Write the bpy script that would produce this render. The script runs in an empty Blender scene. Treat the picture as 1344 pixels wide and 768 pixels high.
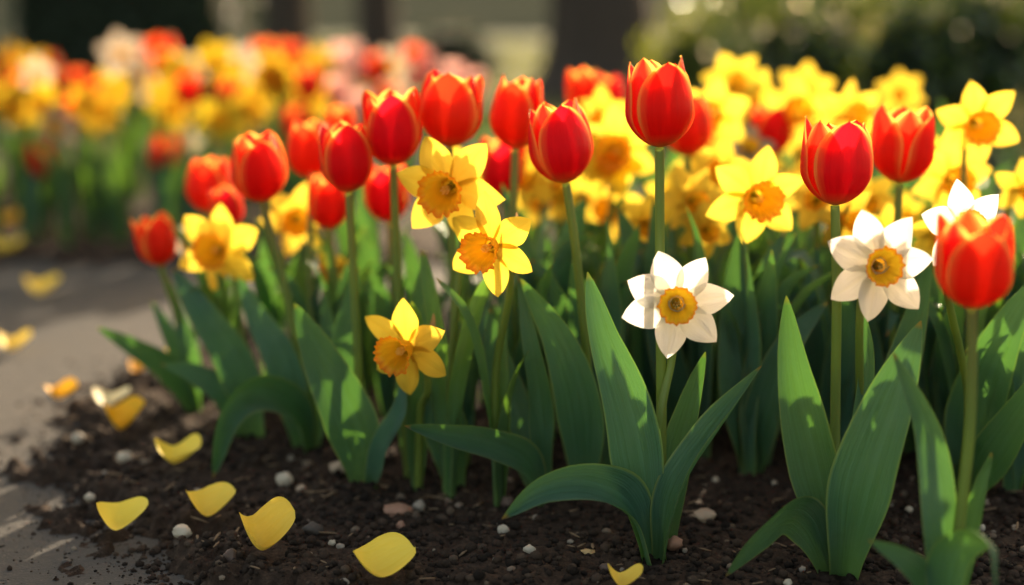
import bpy, math, random
import numpy as np
from mathutils import Vector, Matrix, noise

S = bpy.context.scene
C = S.collection
R = math.radians
rng = random.Random(7)
nprng = np.random.default_rng(7)

# ------------------------------------------------------------------ camera, light, exposure
CAM_H, PITCH, FPX = 0.40, R(11.0), 1866.7
cam_d = bpy.data.cameras.new('camera')
cam_d.lens = 50; cam_d.sensor_width = 36
cam_d.clip_start = 0.02; cam_d.clip_end = 500
cam_d.dof.use_dof = True
cam_d.dof.focus_distance = 1.06
cam_d.dof.aperture_fstop = 1.9
cam = bpy.data.objects.new('camera', cam_d); C.objects.link(cam)
cam.location = (0, 0, CAM_H); cam.rotation_euler = (R(90) - PITCH, 0, 0)
S.camera = cam

SUN_EL, SUN_AZ = R(19), R(20)          # azimuth from +Y towards +X: the sun stands behind the flowers, a little to the right
W = bpy.data.worlds.new('World'); S.world = W; W.use_nodes = True
wn = W.node_tree; bg = wn.nodes['Background']
sky = wn.nodes.new('ShaderNodeTexSky'); sky.sky_type = 'NISHITA'; sky.sun_disc = False
sky.air_density = 1.0; sky.dust_density = 4.0; sky.ozone_density = 0.3
sky.sun_elevation = SUN_EL; sky.sun_rotation = SUN_AZ
warm = wn.nodes.new('ShaderNodeMix'); warm.data_type = 'RGBA'; warm.blend_type = 'MULTIPLY'; warm.inputs[0].default_value = 1.0
warm.inputs[7].default_value = (1.0, .86, .64, 1)      # hazy, warm late-afternoon air
wn.links.new(sky.outputs[0], warm.inputs[6]); wn.links.new(warm.outputs[2], bg.inputs[0]); bg.inputs[1].default_value = 0.15
sd = bpy.data.lights.new('sun', 'SUN'); sd.energy = 3.7; sd.angle = R(0.55); sd.color = (1.0, 0.82, 0.58)
sun = bpy.data.objects.new('sun', sd); C.objects.link(sun)
sun_dir = Vector((math.sin(SUN_AZ) * math.cos(SUN_EL), math.cos(SUN_AZ) * math.cos(SUN_EL), math.sin(SUN_EL)))
sun.rotation_euler = sun_dir.to_track_quat('Z', 'Y').to_euler(); sun.location = (2, 5, 4)
S.view_settings.view_transform = 'Standard'; S.view_settings.look = 'None'
S.view_settings.exposure = 1.72; S.view_settings.gamma = 1.0
S.render.engine = 'CYCLES'
S.cycles.use_denoising = True
S.cycles.max_bounces = 8; S.cycles.transmission_bounces = 6; S.cycles.diffuse_bounces = 4
S.cycles.sample_clamp_indirect = 6.0

# ------------------------------------------------------------------ helpers
CP, SP = math.cos(PITCH), math.sin(PITCH)
FWD = Vector((0, CP, -SP)); UP = Vector((0, SP, CP)); RT = Vector((1, 0, 0))
CAM = Vector((0, 0, CAM_H))
def ray(px, py):
    return FWD + RT * ((px - 672) / FPX) + UP * ((384 - py) / FPX)
def at(px, py, y):
    r = ray(px, py); return CAM + r * (y / r.y)
def gnd(px, py, z=0.0):
    r = ray(px, py); return CAM + r * ((z - CAM_H) / r.z)
def m_px(y):                      # metres per photo pixel at that depth
    return y / FPX

def link(o): C.objects.link(o); return o
def mesh_data(name, V, F, mat=None, uv=None, smooth=True):
    me = bpy.data.meshes.new(name)
    me.from_pydata([tuple(v) for v in V], [], F)
    if uv is not None:
        ul = me.uv_layers.new(name='UVMap')
        li = np.empty(len(me.loops), dtype=np.int32); me.loops.foreach_get('vertex_index', li)
        ul.data.foreach_set('uv', np.asarray(uv, dtype=np.float32)[li].ravel())
    if smooth: me.polygons.foreach_set('use_smooth', [True] * len(me.polygons))
    if mat: me.materials.append(mat)
    me.update(); return me
def np_mesh(name, V, F, mat, smooth=True):      # big triangle / quad arrays
    me = bpy.data.meshes.new(name)
    k = F.shape[1]
    me.vertices.add(len(V)); me.vertices.foreach_set('co', V.astype(np.float32).ravel())
    me.loops.add(F.size); me.loops.foreach_set('vertex_index', F.astype(np.int32).ravel())
    me.polygons.add(len(F)); me.polygons.foreach_set('loop_start', np.arange(0, F.size, k, dtype=np.int32))
    me.polygons.foreach_set('loop_total', np.full(len(F), k, dtype=np.int32))
    if smooth: me.polygons.foreach_set('use_smooth', np.ones(len(F), dtype=bool))
    me.update(calc_edges=True); me.validate()
    me.materials.append(mat); return me
def part(name, me, parent, M=None):
    o = link(bpy.data.objects.new(name, me))
    o.parent = parent
    if M is not None: o.matrix_local = M
    return o
def thing(name, label, cat, loc, group=None):
    o = link(bpy.data.objects.new(name, None)); o.location = loc; o.empty_display_size = .05
    o['label'] = label; o['category'] = cat
    if group: o['group'] = group
    return o
def single(name, me, label, cat, group=None, loc=(0, 0, 0), rot=None):
    o = link(bpy.data.objects.new(name, me)); o.location = loc
    if rot: o.rotation_euler = rot
    o['label'] = label; o['category'] = cat
    if group: o['group'] = group
    return o
def setting(name, me, kind='structure'):
    o = link(bpy.data.objects.new(name, me)); o['kind'] = kind; return o

def catmull(P, n):
    P = [Vector(p) for p in P]
    Q = [P[0] * 2 - P[1]] + P + [P[-1] * 2 - P[-2]]
    out = []; segs = len(P) - 1
    L = [(P[i + 1] - P[i]).length for i in range(segs)]; tot = sum(L); cum = [0]
    for l in L: cum.append(cum[-1] + l)
    for k in range(n + 1):
        s = tot * k / n; i = 0
        while i < segs - 1 and s > cum[i + 1]: i += 1
        t = (s - cum[i]) / max(L[i], 1e-9)
        a, b, c, d = Q[i], Q[i + 1], Q[i + 2], Q[i + 3]
        out.append(0.5 * ((2 * b) + (c - a) * t + (2 * a - 5 * b + 4 * c - d) * t * t + (3 * b - a - 3 * c + d) * t ** 3))
    return out
def smooth(a, b, x):
    t = min(1, max(0, (x - a) / (b - a))); return t * t * (3 - 2 * t)
def grid_faces(nu, nv):
    return [(i * (nv + 1) + j, i * (nv + 1) + j + 1, (i + 1) * (nv + 1) + j + 1, (i + 1) * (nv + 1) + j)
            for i in range(nu) for j in range(nv)]

# ------------------------------------------------------------------ materials
def new_mat(name):
    m = bpy.data.materials.new(name); m.use_nodes = True
    nt = m.node_tree; p = nt.nodes['Principled BSDF']; out = nt.nodes['Material Output']
    return m, nt, p, out
class NT:
    def __init__(s, nt): s.nt = nt
    def n(s, typ, **kw):
        x = s.nt.nodes.new(typ)
        for k, v in kw.items():
            if k.startswith('i_'): x.inputs[k[2:].replace('_', ' ')].default_value = v
            else: setattr(x, k, v)
        return x
    def l(s, a, b): s.nt.links.new(a, b)
    def math(s, op, a, b=None, c=None):
        x = s.n('ShaderNodeMath', operation=op)
        for i, v in enumerate((a, b, c)):
            if v is None: continue
            if isinstance(v, (int, float)): x.inputs[i].default_value = v
            else: s.l(v, x.inputs[i])
        return x.outputs[0]
    def ramp(s, fac, stops, interp='LINEAR'):
        x = s.n('ShaderNodeValToRGB'); x.color_ramp.interpolation = interp
        e = x.color_ramp.elements
        while len(e) < len(stops): e.new(0.5)
        for k, (p, c) in enumerate(stops):
            e[k].position = p; e[k].color = (*c, 1) if len(c) == 3 else c
        s.l(fac, x.inputs[0]); return x.outputs[0]
    def mix(s, fac, a, b, blend='MIX'):
        x = s.n('ShaderNodeMix', data_type='RGBA', blend_type=blend)
        for sock, v in ((x.inputs[0], fac), (x.inputs[6], a), (x.inputs[7], b)):
            if isinstance(v, (int, float)): sock.default_value = v
            elif isinstance(v, tuple): sock.default_value = (*v, 1)
            else: s.l(v, sock)
        return x.outputs[2]
    def noise(s, scale, detail=3, vec=None, rough=.5):
        x = s.n('ShaderNodeTexNoise'); x.inputs['Scale'].default_value = scale; x.inputs['Detail'].default_value = detail
        x.inputs['Roughness'].default_value = rough
        if vec is not None: s.l(vec, x.inputs['Vector'])
        return x.outputs[0]
    def mapped(s, vec, scale):
        x = s.n('ShaderNodeMapping'); x.inputs['Scale'].default_value = scale; s.l(vec, x.inputs['Vector']); return x.outputs[0]
    def bump(s, h, strength, dist):
        x = s.n('ShaderNodeBump'); x.inputs['Strength'].default_value = strength; x.inputs['Distance'].default_value = dist
        s.l(h, x.inputs['Height']); return x.outputs[0]
def thin(nt, p, out, col, tcol, fac, T):
    """leaf-like: part of the light reflects, part shines through"""
    tr = T.n('ShaderNodeBsdfTranslucent'); T.l(tcol, tr.inputs['Color'])
    mx = T.n('ShaderNodeMixShader'); mx.inputs[0].default_value = fac
    T.l(col, p.inputs['Base Color'])
    T.l(p.outputs[0], mx.inputs[1]); T.l(tr.outputs[0], mx.inputs[2]); T.l(mx.outputs[0], out.inputs['Surface'])
    return tr

def petal_nodes(T):
    uv = T.n('ShaderNodeUVMap'); uv.uv_map = 'UVMap'
    sx = T.n('ShaderNodeSeparateXYZ'); T.l(uv.outputs[0], sx.inputs[0])
    v = T.math('ABSOLUTE', T.math('MULTIPLY_ADD', sx.outputs[0], 2.0, -1.0)); u = sx.outputs[1]
    oi = T.n('ShaderNodeObjectInfo')
    return uv.outputs[0], u, v, oi.outputs['Random']

def tulip_mat(name, red, rim, inner):
    m, nt, p, out = new_mat(name); T = NT(nt)
    uv, u, v, rnd = petal_nodes(T)
    streak = T.noise(1.0, 3, T.mapped(uv, (26, 1.6, 1)))
    big = T.noise(1.0, 2, T.mapped(uv, (3, 3, 1)))
    e = T.math('ADD', v, T.math('MULTIPLY_ADD', streak, .32, -.16))
    rise = T.math('MULTIPLY', T.math('POWER', u, 3.0), .30 if inner else .14)
    e = T.math('ADD', e, rise)
    fac = T.ramp(e, [(0, (0, 0, 0)), (.48 if inner else .70, (0.0, .0, .0)), (.82 if inner else .90, (.30, .30, .30)), (.99, (1, 1, 1))])
    base = T.mix(T.math('MULTIPLY', big, .55), red, tuple(min(1, c * 1.0 + k) for c, k in zip(red, (.06, .006, .0))))
    hs = T.n('ShaderNodeHueSaturation'); T.l(base, hs.inputs['Color'])
    T.l(T.math('MULTIPLY_ADD', rnd, .011, .4955), hs.inputs['Hue']); T.l(T.math('MULTIPLY_ADD', rnd, .24, .88), hs.inputs['Value'])
    col = T.mix(fac, hs.outputs[0], rim)
    vein = T.ramp(T.noise(1.0, 4, T.mapped(uv, (54, 1.1, 1)), .7), [(.40, (0, 0, 0)), (.68, (1, 1, 1))])
    col = T.mix(T.math('MULTIPLY', vein, .30), col, T.mix(1.0, col, (.62, .42, .6), 'MULTIPLY'))
    low = T.ramp(u, [(0, (1, 1, 1)), (.10, (.25, .25, .25)), (.2, (0, 0, 0))])
    col = T.mix(low, col, (.62, .46, .10))
    col = T.mix(.75, col, col)
    th = T.mix(.5, col, T.mix(1.0, col, (1.0, .55, .25), 'ADD')) if False else col
    p.inputs['Roughness'].default_value = .42; p.inputs['Specular IOR Level'].default_value = .22
    h = T.math('MULTIPLY', T.noise(1.0, 4, T.mapped(uv, (60, 2.2, 1))), 1.0)
    T.l(T.bump(h, .7, .003), p.inputs['Normal'])
    thin(nt, p, out, col, th, .60, T)
    return m
M_TUL_O = tulip_mat('tulip_outer_petal', (.84, .012, .010), (.96, .55, .10), False)
M_TUL_I = tulip_mat('tulip_inner_petal', (.86, .026, .010), (.96, .60, .12), True)
M_TUL_P = tulip_mat('tulip_pink_petal', (.80, .42, .36), (.9, .7, .6), True)

def daff_mat(name, core, edge, throat, hue=.02, tf=.45, bmp=.95):
    m, nt, p, out = new_mat(name); T = NT(nt)
    uv, u, v, rnd = petal_nodes(T)
    streak = T.noise(1.0, 3, T.mapped(uv, (22, 1.4, 1)))
    col = T.mix(T.math('MULTIPLY', streak, .8), core, edge)
    mid = T.ramp(v, [(0, (1, 1, 1)), (.16, (0, 0, 0))])
    col = T.mix(T.math('MULTIPLY', mid, .25), col, throat)
    near = T.ramp(u, [(0, (1, 1, 1)), (.35, (.45, .45, .45)), (.62, (0, 0, 0))])
    col = T.mix(T.math('MULTIPLY', near, .7), col, throat)
    hs = T.n('ShaderNodeHueSaturation'); T.l(col, hs.inputs['Color'])
    T.l(T.math('MULTIPLY_ADD', rnd, hue, .5 - hue / 2), hs.inputs['Hue']); T.l(T.math('MULTIPLY_ADD', rnd, .14, .93), hs.inputs['Value'])
    p.inputs['Roughness'].default_value = .5; p.inputs['Specular IOR Level'].default_value = .25
    h = T.noise(1.0, 3, T.mapped(uv, (44, 2.0, 1)))
    T.l(T.bump(h, bmp, .004), p.inputs['Normal'])
    thin(nt, p, out, hs.outputs[0], hs.outputs[0], tf, T)
    return m
M_YEL = daff_mat('yellow_daffodil_petal', (.88, .61, .035), (.91, .71, .11), (.85, .52, .022), .018, .56)
M_WHT = daff_mat('white_daffodil_petal', (.88, .86, .80), (.90, .89, .86), (.85, .82, .62), .0, .56)

def corona_mat(name, wall, rimc, throat):
    m, nt, p, out = new_mat(name); T = NT(nt)
    uv, u, v, rnd = petal_nodes(T)
    st = T.noise(1.0, 3, T.mapped(uv, (60, 2, 1)))
    k = T.math('ADD', u, T.math('MULTIPLY_ADD', st, .2, -.1))
    col = T.ramp(k, [(0, throat), (.32, wall), (.78, wall), (.95, rimc)])
    p.inputs['Roughness'].default_value = .5
    T.l(T.bump(st, .5, .002), p.inputs['Normal'])
    thin(nt, p, out, col, col, .6, T)
    return m
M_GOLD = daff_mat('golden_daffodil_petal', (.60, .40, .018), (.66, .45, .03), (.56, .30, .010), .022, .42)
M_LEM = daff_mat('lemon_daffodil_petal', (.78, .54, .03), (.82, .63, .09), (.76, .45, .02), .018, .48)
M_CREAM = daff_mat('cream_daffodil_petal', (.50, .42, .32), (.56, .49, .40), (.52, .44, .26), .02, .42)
M_COR_Y = corona_mat('orange_trumpet', (.93, .48, .015), (.94, .30, .008), (.72, .42, .02))
M_COR_W = corona_mat('amber_cup', (.95, .56, .018), (.95, .32, .008), (.80, .42, .02))

def leaf_mat(name, c1, c2, tcol, tf=.34, rough=.42, tip=True):
    m, nt, p, out = new_mat(name); T = NT(nt)
    uv, u, v, rnd = petal_nodes(T)
    g = T.n('ShaderNodeNewGeometry')
    obj = T.n('ShaderNodeTexCoord').outputs['Object']
    big = T.noise(14, 3, obj)
    veins = T.noise(1.0, 4, T.mapped(uv, (30, .5, 1)), .75)
    fine = T.ramp(veins, [(.32, (0, 0, 0)), (.66, (1, 1, 1))])
    col = T.mix(big, c1, c2)
    col = T.mix(T.math('MULTIPLY', fine, .72), col, tuple(c * 1.75 for c in c2))
    bloomy = T.ramp(T.noise(1.0, 4, T.mapped(uv, (2.2, 5, 1)), .6), [(.40, (0, 0, 0)), (.68, (1, 1, 1))])
    col = T.mix(T.math('MULTIPLY', bloomy, .26), col, (.12, .20, .15))
    blot = T.ramp(T.noise(60, 4, obj), [(.60, (0, 0, 0)), (.75, (1, 1, 1))])
    col = T.mix(T.math('MULTIPLY', blot, .25), col, tuple(c * .55 for c in c1))
    pale = T.ramp(u, [(0, (1, 1, 1)), (.22, (0, 0, 0))])
    col = T.mix(T.math('MULTIPLY', pale, .55), col, (.16, .24, .05))
    rim = T.ramp(v, [(.91, (0, 0, 0)), (.98, (1, 1, 1))])
    col = T.mix(T.math('MULTIPLY', rim, .75), col, (.32, .36, .10))  # yellowish leaf margin, painted brighter to imitate backlit edges
    if tip:
        dry = T.ramp(T.math('ADD', u, T.math('MULTIPLY_ADD', veins, .03, -.015)), [(.965, (0, 0, 0)), (.985, (1, 1, 1))])
        col = T.mix(dry, col, (.36, .16, .05))
    hs = T.n('ShaderNodeHueSaturation'); T.l(col, hs.inputs['Color'])
    T.l(T.math('MULTIPLY_ADD', rnd, .028, .492), hs.inputs['Hue']); T.l(T.math('MULTIPLY_ADD', rnd, .4, .8), hs.inputs['Value'])
    p.inputs['Roughness'].default_value = rough; p.inputs['Specular IOR Level'].default_value = .45
    T.l(T.bump(veins, .8, .004), p.inputs['Normal'])
    tc = T.mix(.8, hs.outputs[0], tcol)
    thin(nt, p, out, hs.outputs[0], tc, tf, T)
    return m
M_LEAF = leaf_mat('tulip_leaf', (.026, .090, .032), (.056, .130, .082), (.12, .31, .02), .30, .36)
M_STRAP = leaf_mat('daffodil_leaf', (.038, .112, .028), (.07, .152, .062), (.19, .40, .015), .32)

def stem_mat():
    m, nt, p, out = new_mat('green_stem'); T = NT(nt)
    uv, u, v, rnd = petal_nodes(T)
    obj = T.n('ShaderNodeTexCoord').outputs['Object']
    col = T.mix(T.noise(30, 3, obj), (.14, .21, .035), (.20, .26, .055))
    top = T.ramp(u, [(.68, (0, 0, 0)), (1, (1, 1, 1))])
    col = T.mix(T.math('MULTIPLY', top, T.math('MULTIPLY', rnd, .75)), col, (.24, .13, .045))
    T.l(col, p.inputs['Base Color']); p.inputs['Roughness'].default_value = .45
    tr = thin(nt, p, out, col, T.mix(.5, col, (.34, .42, .03)), .3, T)
    return m
M_STEM = stem_mat()
def plain(name, col, rough=.6, nscale=None, col2=None, bump=0, bdist=.002, spec=.3):
    m, nt, p, out = new_mat(name); T = NT(nt)
    p.inputs['Roughness'].default_value = rough; p.inputs['Specular IOR Level'].default_value = spec
    p.inputs['Base Color'].default_value = (*col, 1)
    if nscale:
        obj = T.n('ShaderNodeTexCoord').outputs['Object']
        nz = T.noise(nscale, 5, obj, .6)
        T.l(T.mix(nz, col, col2 or col), p.inputs['Base Color'])
        if bump: T.l(T.bump(nz, bump, bdist), p.inputs['Normal'])
    return m
def papery():
    m, nt, p, out = new_mat('papery_sheath'); T = NT(nt)
    uv, u, v, rnd = petal_nodes(T)
    col = T.mix(T.noise(1, 3, T.mapped(uv, (30, 2, 1))), (.30, .17, .07), (.45, .30, .14))
    p.inputs['Roughness'].default_value = .7
    thin(nt, p, out, col, col, .4, T); return m
M_SPATHE = papery()
M_STAMEN = plain('stamen', (.85, .66, .22), .7)
M_BUD = plain('green_bud', (.35, .45, .05), .5, 40, (.7, .6, .06))

def soil_mat():
    m, nt, p, out = new_mat('dark_soil'); T = NT(nt)
    obj = T.n('ShaderNodeTexCoord').outputs['Object']
    a = T.noise(9, 4, obj); b = T.noise(160, 5, obj, .65); c = T.noise(600, 3, obj, .6)
    col = T.ramp(b, [(.28, (.014, .009, .007)), (.52, (.040, .025, .018)), (.74, (.095, .060, .042))])
    col = T.mix(T.math('MULTIPLY', a, .4), col, (.045, .026, .017))
    T.l(col, p.inputs['Base Color']); p.inputs['Roughness'].default_value = .92; p.inputs['Specular IOR Level'].default_value = .2
    h = T.math('ADD', b, T.math('MULTIPLY', c, .4))
    T.l(T.bump(h, 1.0, .004), p.inputs['Normal']); return m
M_SOIL = soil_mat()
def crumb_mat():
    m, nt, p, out = new_mat('soil_crumb'); T = NT(nt)
    g = T.n('ShaderNodeNewGeometry'); r = g.outputs['Random Per Island']
    obj = T.n('ShaderNodeTexCoord').outputs['Object']
    col = T.ramp(r, [(0, (.015, .010, .008)), (.55, (.037, .024, .018)), (.86, (.064, .041, .030)), (.965, (.10, .068, .05)), (.985, (.26, .19, .14)), (1.0, (.36, .30, .25))])
    nz = T.noise(700, 4, obj, .65)
    col = T.mix(T.math('MULTIPLY', nz, .8), col, T.mix(1.0, col, (.45, .45, .45), 'MULTIPLY'))
    T.l(col, p.inputs['Base Color']); p.inputs['Roughness'].default_value = .9; p.inputs['Specular IOR Level'].default_value = .2
    T.l(T.bump(nz, .9, .0015), p.inputs['Normal']); return m
M_CRUMB = crumb_mat()
def path_mat():
    m, nt, p, out = new_mat('grey_paving'); T = NT(nt)
    obj = T.n('ShaderNodeTexCoord').outputs['Object']
    a = T.noise(3.2, 4, obj); b = T.noise(70, 5, obj, .7); c = T.noise(420, 3, obj, .6)
    col = T.mix(a, (.056, .051, .049), (.041, .038, .037))
    col = T.mix(T.math('MULTIPLY', b, .8), col, (.078, .069, .063))
    pit = T.ramp(T.noise(38, 2, obj), [(.30, (1, 1, 1)), (.38, (0, 0, 0))])
    col = T.mix(T.math('MULTIPLY', pit, .7), col, (.06, .05, .045))
    grit = T.ramp(c, [(.62, (0, 0, 0)), (.72, (1, 1, 1))])
    col = T.mix(T.math('MULTIPLY', grit, .5), col, (.18, .15, .125))
    T.l(col, p.inputs['Base Color']); p.inputs['Roughness'].default_value = .85; p.inputs['Specular IOR Level'].default_value = .25
    h = T.math('ADD', T.math('MULTIPLY', b, 1.0), T.math('ADD', T.math('MULTIPLY', c, .35), T.math('MULTIPLY', pit, -.6)))
    T.l(T.bump(h, .8, .003), p.inputs['Normal']); return m
M_PATH = path_mat()
def lawn_mat():
    m, nt, p, out = new_mat('lawn_turf'); T = NT(nt)
    obj = T.n('ShaderNodeTexCoord').outputs['Object']
    col = T.mix(T.noise(1.2, 4, obj), (.032, .042, .010), (.058, .062, .018))
    col = T.mix(T.noise(40, 3, obj), col, (.03, .05, .012))
    T.l(col, p.inputs['Base Color']); p.inputs['Roughness'].default_value = .9
    T.l(T.bump(T.noise(60, 4, obj), 1, .03), p.inputs['Normal']); return m
M_LAWN = lawn_mat()
def foliage_mat(name, c1, c2, tcol, tf, rough=.3):
    m, nt, p, out = new_mat(name); T = NT(nt)
    r = T.n('ShaderNodeNewGeometry').outputs['Random Per Island']
    col = T.mix(r, c1, c2); p.inputs['Roughness'].default_value = rough; p.inputs['Specular IOR Level'].default_value = .9 if rough < .1 else .5
    tr = T.n('ShaderNodeBsdfTranslucent'); tr.inputs[0].default_value = (*tcol, 1)
    T.l(col, p.inputs['Base Color'])
    mx = T.n('ShaderNodeMixShader'); mx.inputs[0].default_value = tf
    T.l(p.outputs[0], mx.inputs[1]); T.l(tr.outputs[0], mx.inputs[2]); T.l(mx.outputs[0], out.inputs[0]); return m
M_HEDGE = foliage_mat('hedge_leaf', (.022, .052, .014), (.050, .090, .020), (.17, .22, .02), .24, .06)
M_DARKHEDGE = foliage_mat('yew_leaf', (.010, .026, .010), (.022, .045, .014), (.03, .06, .01), .12, .4)
M_LIGHTBUSH = foliage_mat('olive_leaf', (.06, .09, .02), (.11, .14, .03), (.30, .34, .03), .4, .35)
M_CROWN = foliage_mat('tree_leaf', (.04, .09, .02), (.07, .13, .03), (.18, .28, .02), .35, .4)
M_GRASS = foliage_mat('grass_blade', (.04, .06, .014), (.08, .09, .025), (.18, .19, .03), .4, .45)
M_BARK = plain('bark', (.045, .032, .027), .9, 18, (.09, .066, .055), 1.0, .03)
M_CORE = plain('dark_core', (.008, .012, .006), .95)  # near-black, for the light-blocking cores added inside the foliage
M_WALL = None

# ------------------------------------------------------------------ ground
def poly_sd(P, xy):
    """signed distance to polygon (inside positive) for an (N,2) array"""
    P = np.asarray(P); x, y = xy[:, 0], xy[:, 1]
    d = np.full(len(xy), 1e9); inside = np.zeros(len(xy), bool)
    for i in range(len(P)):
        a, b = P[i], P[(i + 1) % len(P)]
        e = b - a; w = xy - a
        t = np.clip((w @ e) / (e @ e), 0, 1)
        d = np.minimum(d, np.linalg.norm(w - t[:, None] * e, axis=1))
        c = ((a[1] > y) != (b[1] > y)) & (x < (b[0] - a[0]) * (y - a[1]) / (b[1] - a[1] + 1e-12) + a[0])
        inside ^= c
    return np.where(inside, d, -d)
def vnoise(x, y, seed=0):
    """cheap value noise, vectorised"""
    def h(i, j):
        n = (i * 374761393 + j * 668265263 + seed * 1442695041) & 0xffffffff
        n = ((n ^ (n >> 13)) * 1274126177) & 0xffffffff
        return ((n ^ (n >> 16)) & 0xffff) / 65535.0
    xi = np.floor(x).astype(np.int64); yi = np.floor(y).astype(np.int64); fx = x - xi; fy = y - yi
    fx = fx * fx * (3 - 2 * fx); fy = fy * fy * (3 - 2 * fy)
    return (h(xi, yi) * (1 - fx) + h(xi + 1, yi) * fx) * (1 - fy) + (h(xi, yi + 1) * (1 - fx) + h(xi + 1, yi + 1) * fx) * fy

edge_px = [(250, 800), (218, 765), (168, 705), (90, 645), (48, 588), (95, 515), (172, 462)]
FB = [tuple(gnd(*p).xy) for p in edge_px] + [(-.30, 1.95), (.05, 2.15), (.9, 2.3), (2.4, 2.4), (2.4, .55), (-.18, .55)]
FAR = [(-2.6, 2.62), (-1.6, 2.46), (-.7, 2.38), (.3, 2.42), (.75, 2.6), (.9, 3.2), (.6, 4.2), (-.4, 4.6), (-2.0, 4.4), (-2.9, 3.6)]
def soil_z(x, y, sd):
    z = -.030 + .030 * np.clip(sd / .13 + .44 + .9 * (vnoise(x * 24, y * 24, 3) - .5) + .7 * (vnoise(x * 75, y * 75, 4) - .5) + .35 * (vnoise(x * 170, y * 170, 14) - .5), 0, 1)
    z += .006 * (vnoise(x * 14, y * 14, 5) - .5) + .0065 * (vnoise(x * 55, y * 55, 6) - .5) + .0045 * (vnoise(x * 140, y * 140, 7) - .5) + .0026 * (vnoise(x * 330, y * 330, 8) - .5)
    return z
def soil_sheet(poly, x0, x1, y0, y1, step):
    xs = np.arange(x0, x1, step); ys = np.arange(y0, y1, step)
    X, Y = np.meshgrid(xs, ys); xy = np.stack([X.ravel(), Y.ravel()], 1)
    sd = poly_sd(poly, xy)
    z = soil_z(xy[:, 0], xy[:, 1], sd)
    V = np.column_stack([xy, z]); n = len(xs)
    idx = np.arange(len(V)).reshape(len(ys), n)
    F = np.stack([idx[:-1, :-1], idx[:-1, 1:], idx[1:, 1:], idx[1:, :-1]], -1).reshape(-1, 4)
    keep = sd[F].max(1) > -.06
    return np_mesh('soil', V, F[keep], M_SOIL)
setting('soil', soil_sheet(FB, -.75, 1.1, .6, 2.5, .0042))
setting('soil', soil_sheet(FB, 1.0958, 2.5, .5, 2.5, .02))
setting('soil', soil_sheet(FAR, -3.0, 1.0, 2.3, 4.8, .02))

def sheet(name, pts, z, mat):
    return setting(name, mesh_data(name, [(x, y, z) for x, y in pts], [tuple(range(len(pts)))], mat, smooth=False))
sheet('lawn', [(-150, -40), (150, -40), (150, 260), (-150, 260)], -.030, M_LAWN)
PATH = [(-4.5, -3), (4.5, -3), (4.5, 2.9), (2.6, 3.0), (1.3, 3.1), (.7, 2.75), (-.5, 2.55), (-1.5, 2.62), (-3.2, 3.0), (-4.5, 3.4)]
sheet('path', PATH, -.016, M_PATH)

# crumbs of soil: nobody could count them
def ico_variants(n, sub, rough, seed):
    import bmesh
    out = []
    for k in range(n):
        bm = bmesh.new(); bmesh.ops.create_icosphere(bm, subdivisions=sub, radius=1)
        for v in bm.verts:
            q = v.co + Vector((k * 9.1, seed, 0))
            v.co *= 1 + rough * noise.noise(q * 1.3) + rough * .5 * noise.noise(q * 3.1)
        V = np.array([v.co for v in bm.verts]); F = np.array([[v.index for v in f.verts] for f in bm.faces]); bm.free()
        out.append((V, F))
    return out
def scatter(name, variants, P, size, squash, mat, kind='stuff'):
    Vs, Fs, off = [], [], 0
    for i, p in enumerate(P):
        V, F = variants[i % len(variants)]
        a = nprng.uniform(0, 6.283); s = size[i]
        sc = np.array([1, nprng.uniform(.65, 1), squash * nprng.uniform(.7, 1.1)]) * s
        v = V * sc; c, d = math.cos(a), math.sin(a)
        v = np.column_stack([v[:, 0] * c - v[:, 1] * d, v[:, 0] * d + v[:, 1] * c, v[:, 2]]) + p
        Vs.append(v); Fs.append(F + off); off += len(v)
    return setting(name, np_mesh(name, np.concatenate(Vs), np.concatenate(Fs), mat), kind)
CR = ico_variants(10, 1, .45, 1.7)
FALL = [gnd(*q) for q in ((503, 754), (348, 726), (278, 676), (164, 688), (236, 614), (163, 568), (148, 534), (82, 526), (184, 492), (217, 476), (820, 778))]
n = 24000
xy = np.column_stack([nprng.uniform(-.62, .72, n), .9 + nprng.random(n) ** 1.5 * 1.0])
sdv = poly_sd(FB, xy)
keep = (sdv > -.012) | ((sdv > -.12) & (nprng.random(n) < .32 * np.exp(sdv / .035)))
for q in FALL: keep &= np.hypot(xy[:, 0] - q.x, xy[:, 1] - q.y) > .019
xy = xy[keep]; sdv = sdv[keep]
size = np.where(sdv < .0, .0009 + .0022 * nprng.random(len(xy)) ** 3, .0013 + .0042 * nprng.random(len(xy)) ** 2.4)
gz = np.maximum(soil_z(xy[:, 0], xy[:, 1], sdv), -.016)
ns = 420
nd = 16000
dx = np.column_stack([nprng.uniform(-.62, .0, nd), .88 + nprng.random(nd) * .85]); ds = poly_sd(FB, dx)
kd = (ds < .02) & (ds > -.13) & (nprng.random(nd) < .8 * np.exp(ds / .045)); dx, ds = dx[kd], ds[kd]
scatter('spilled_soil', CR, np.column_stack([dx, np.maximum(soil_z(dx[:, 0], dx[:, 1], ds), -.016)]), .0005 + .0011 * nprng.random(len(dx)) ** 2, .8, M_CRUMB)
fx = np.column_stack([nprng.uniform(-.5, .6, ns), .92 + nprng.random(ns) * .6]); fs = poly_sd(FB, fx); fx = fx[fs > .01]
FV, FF, off = [], [], 0
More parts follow.
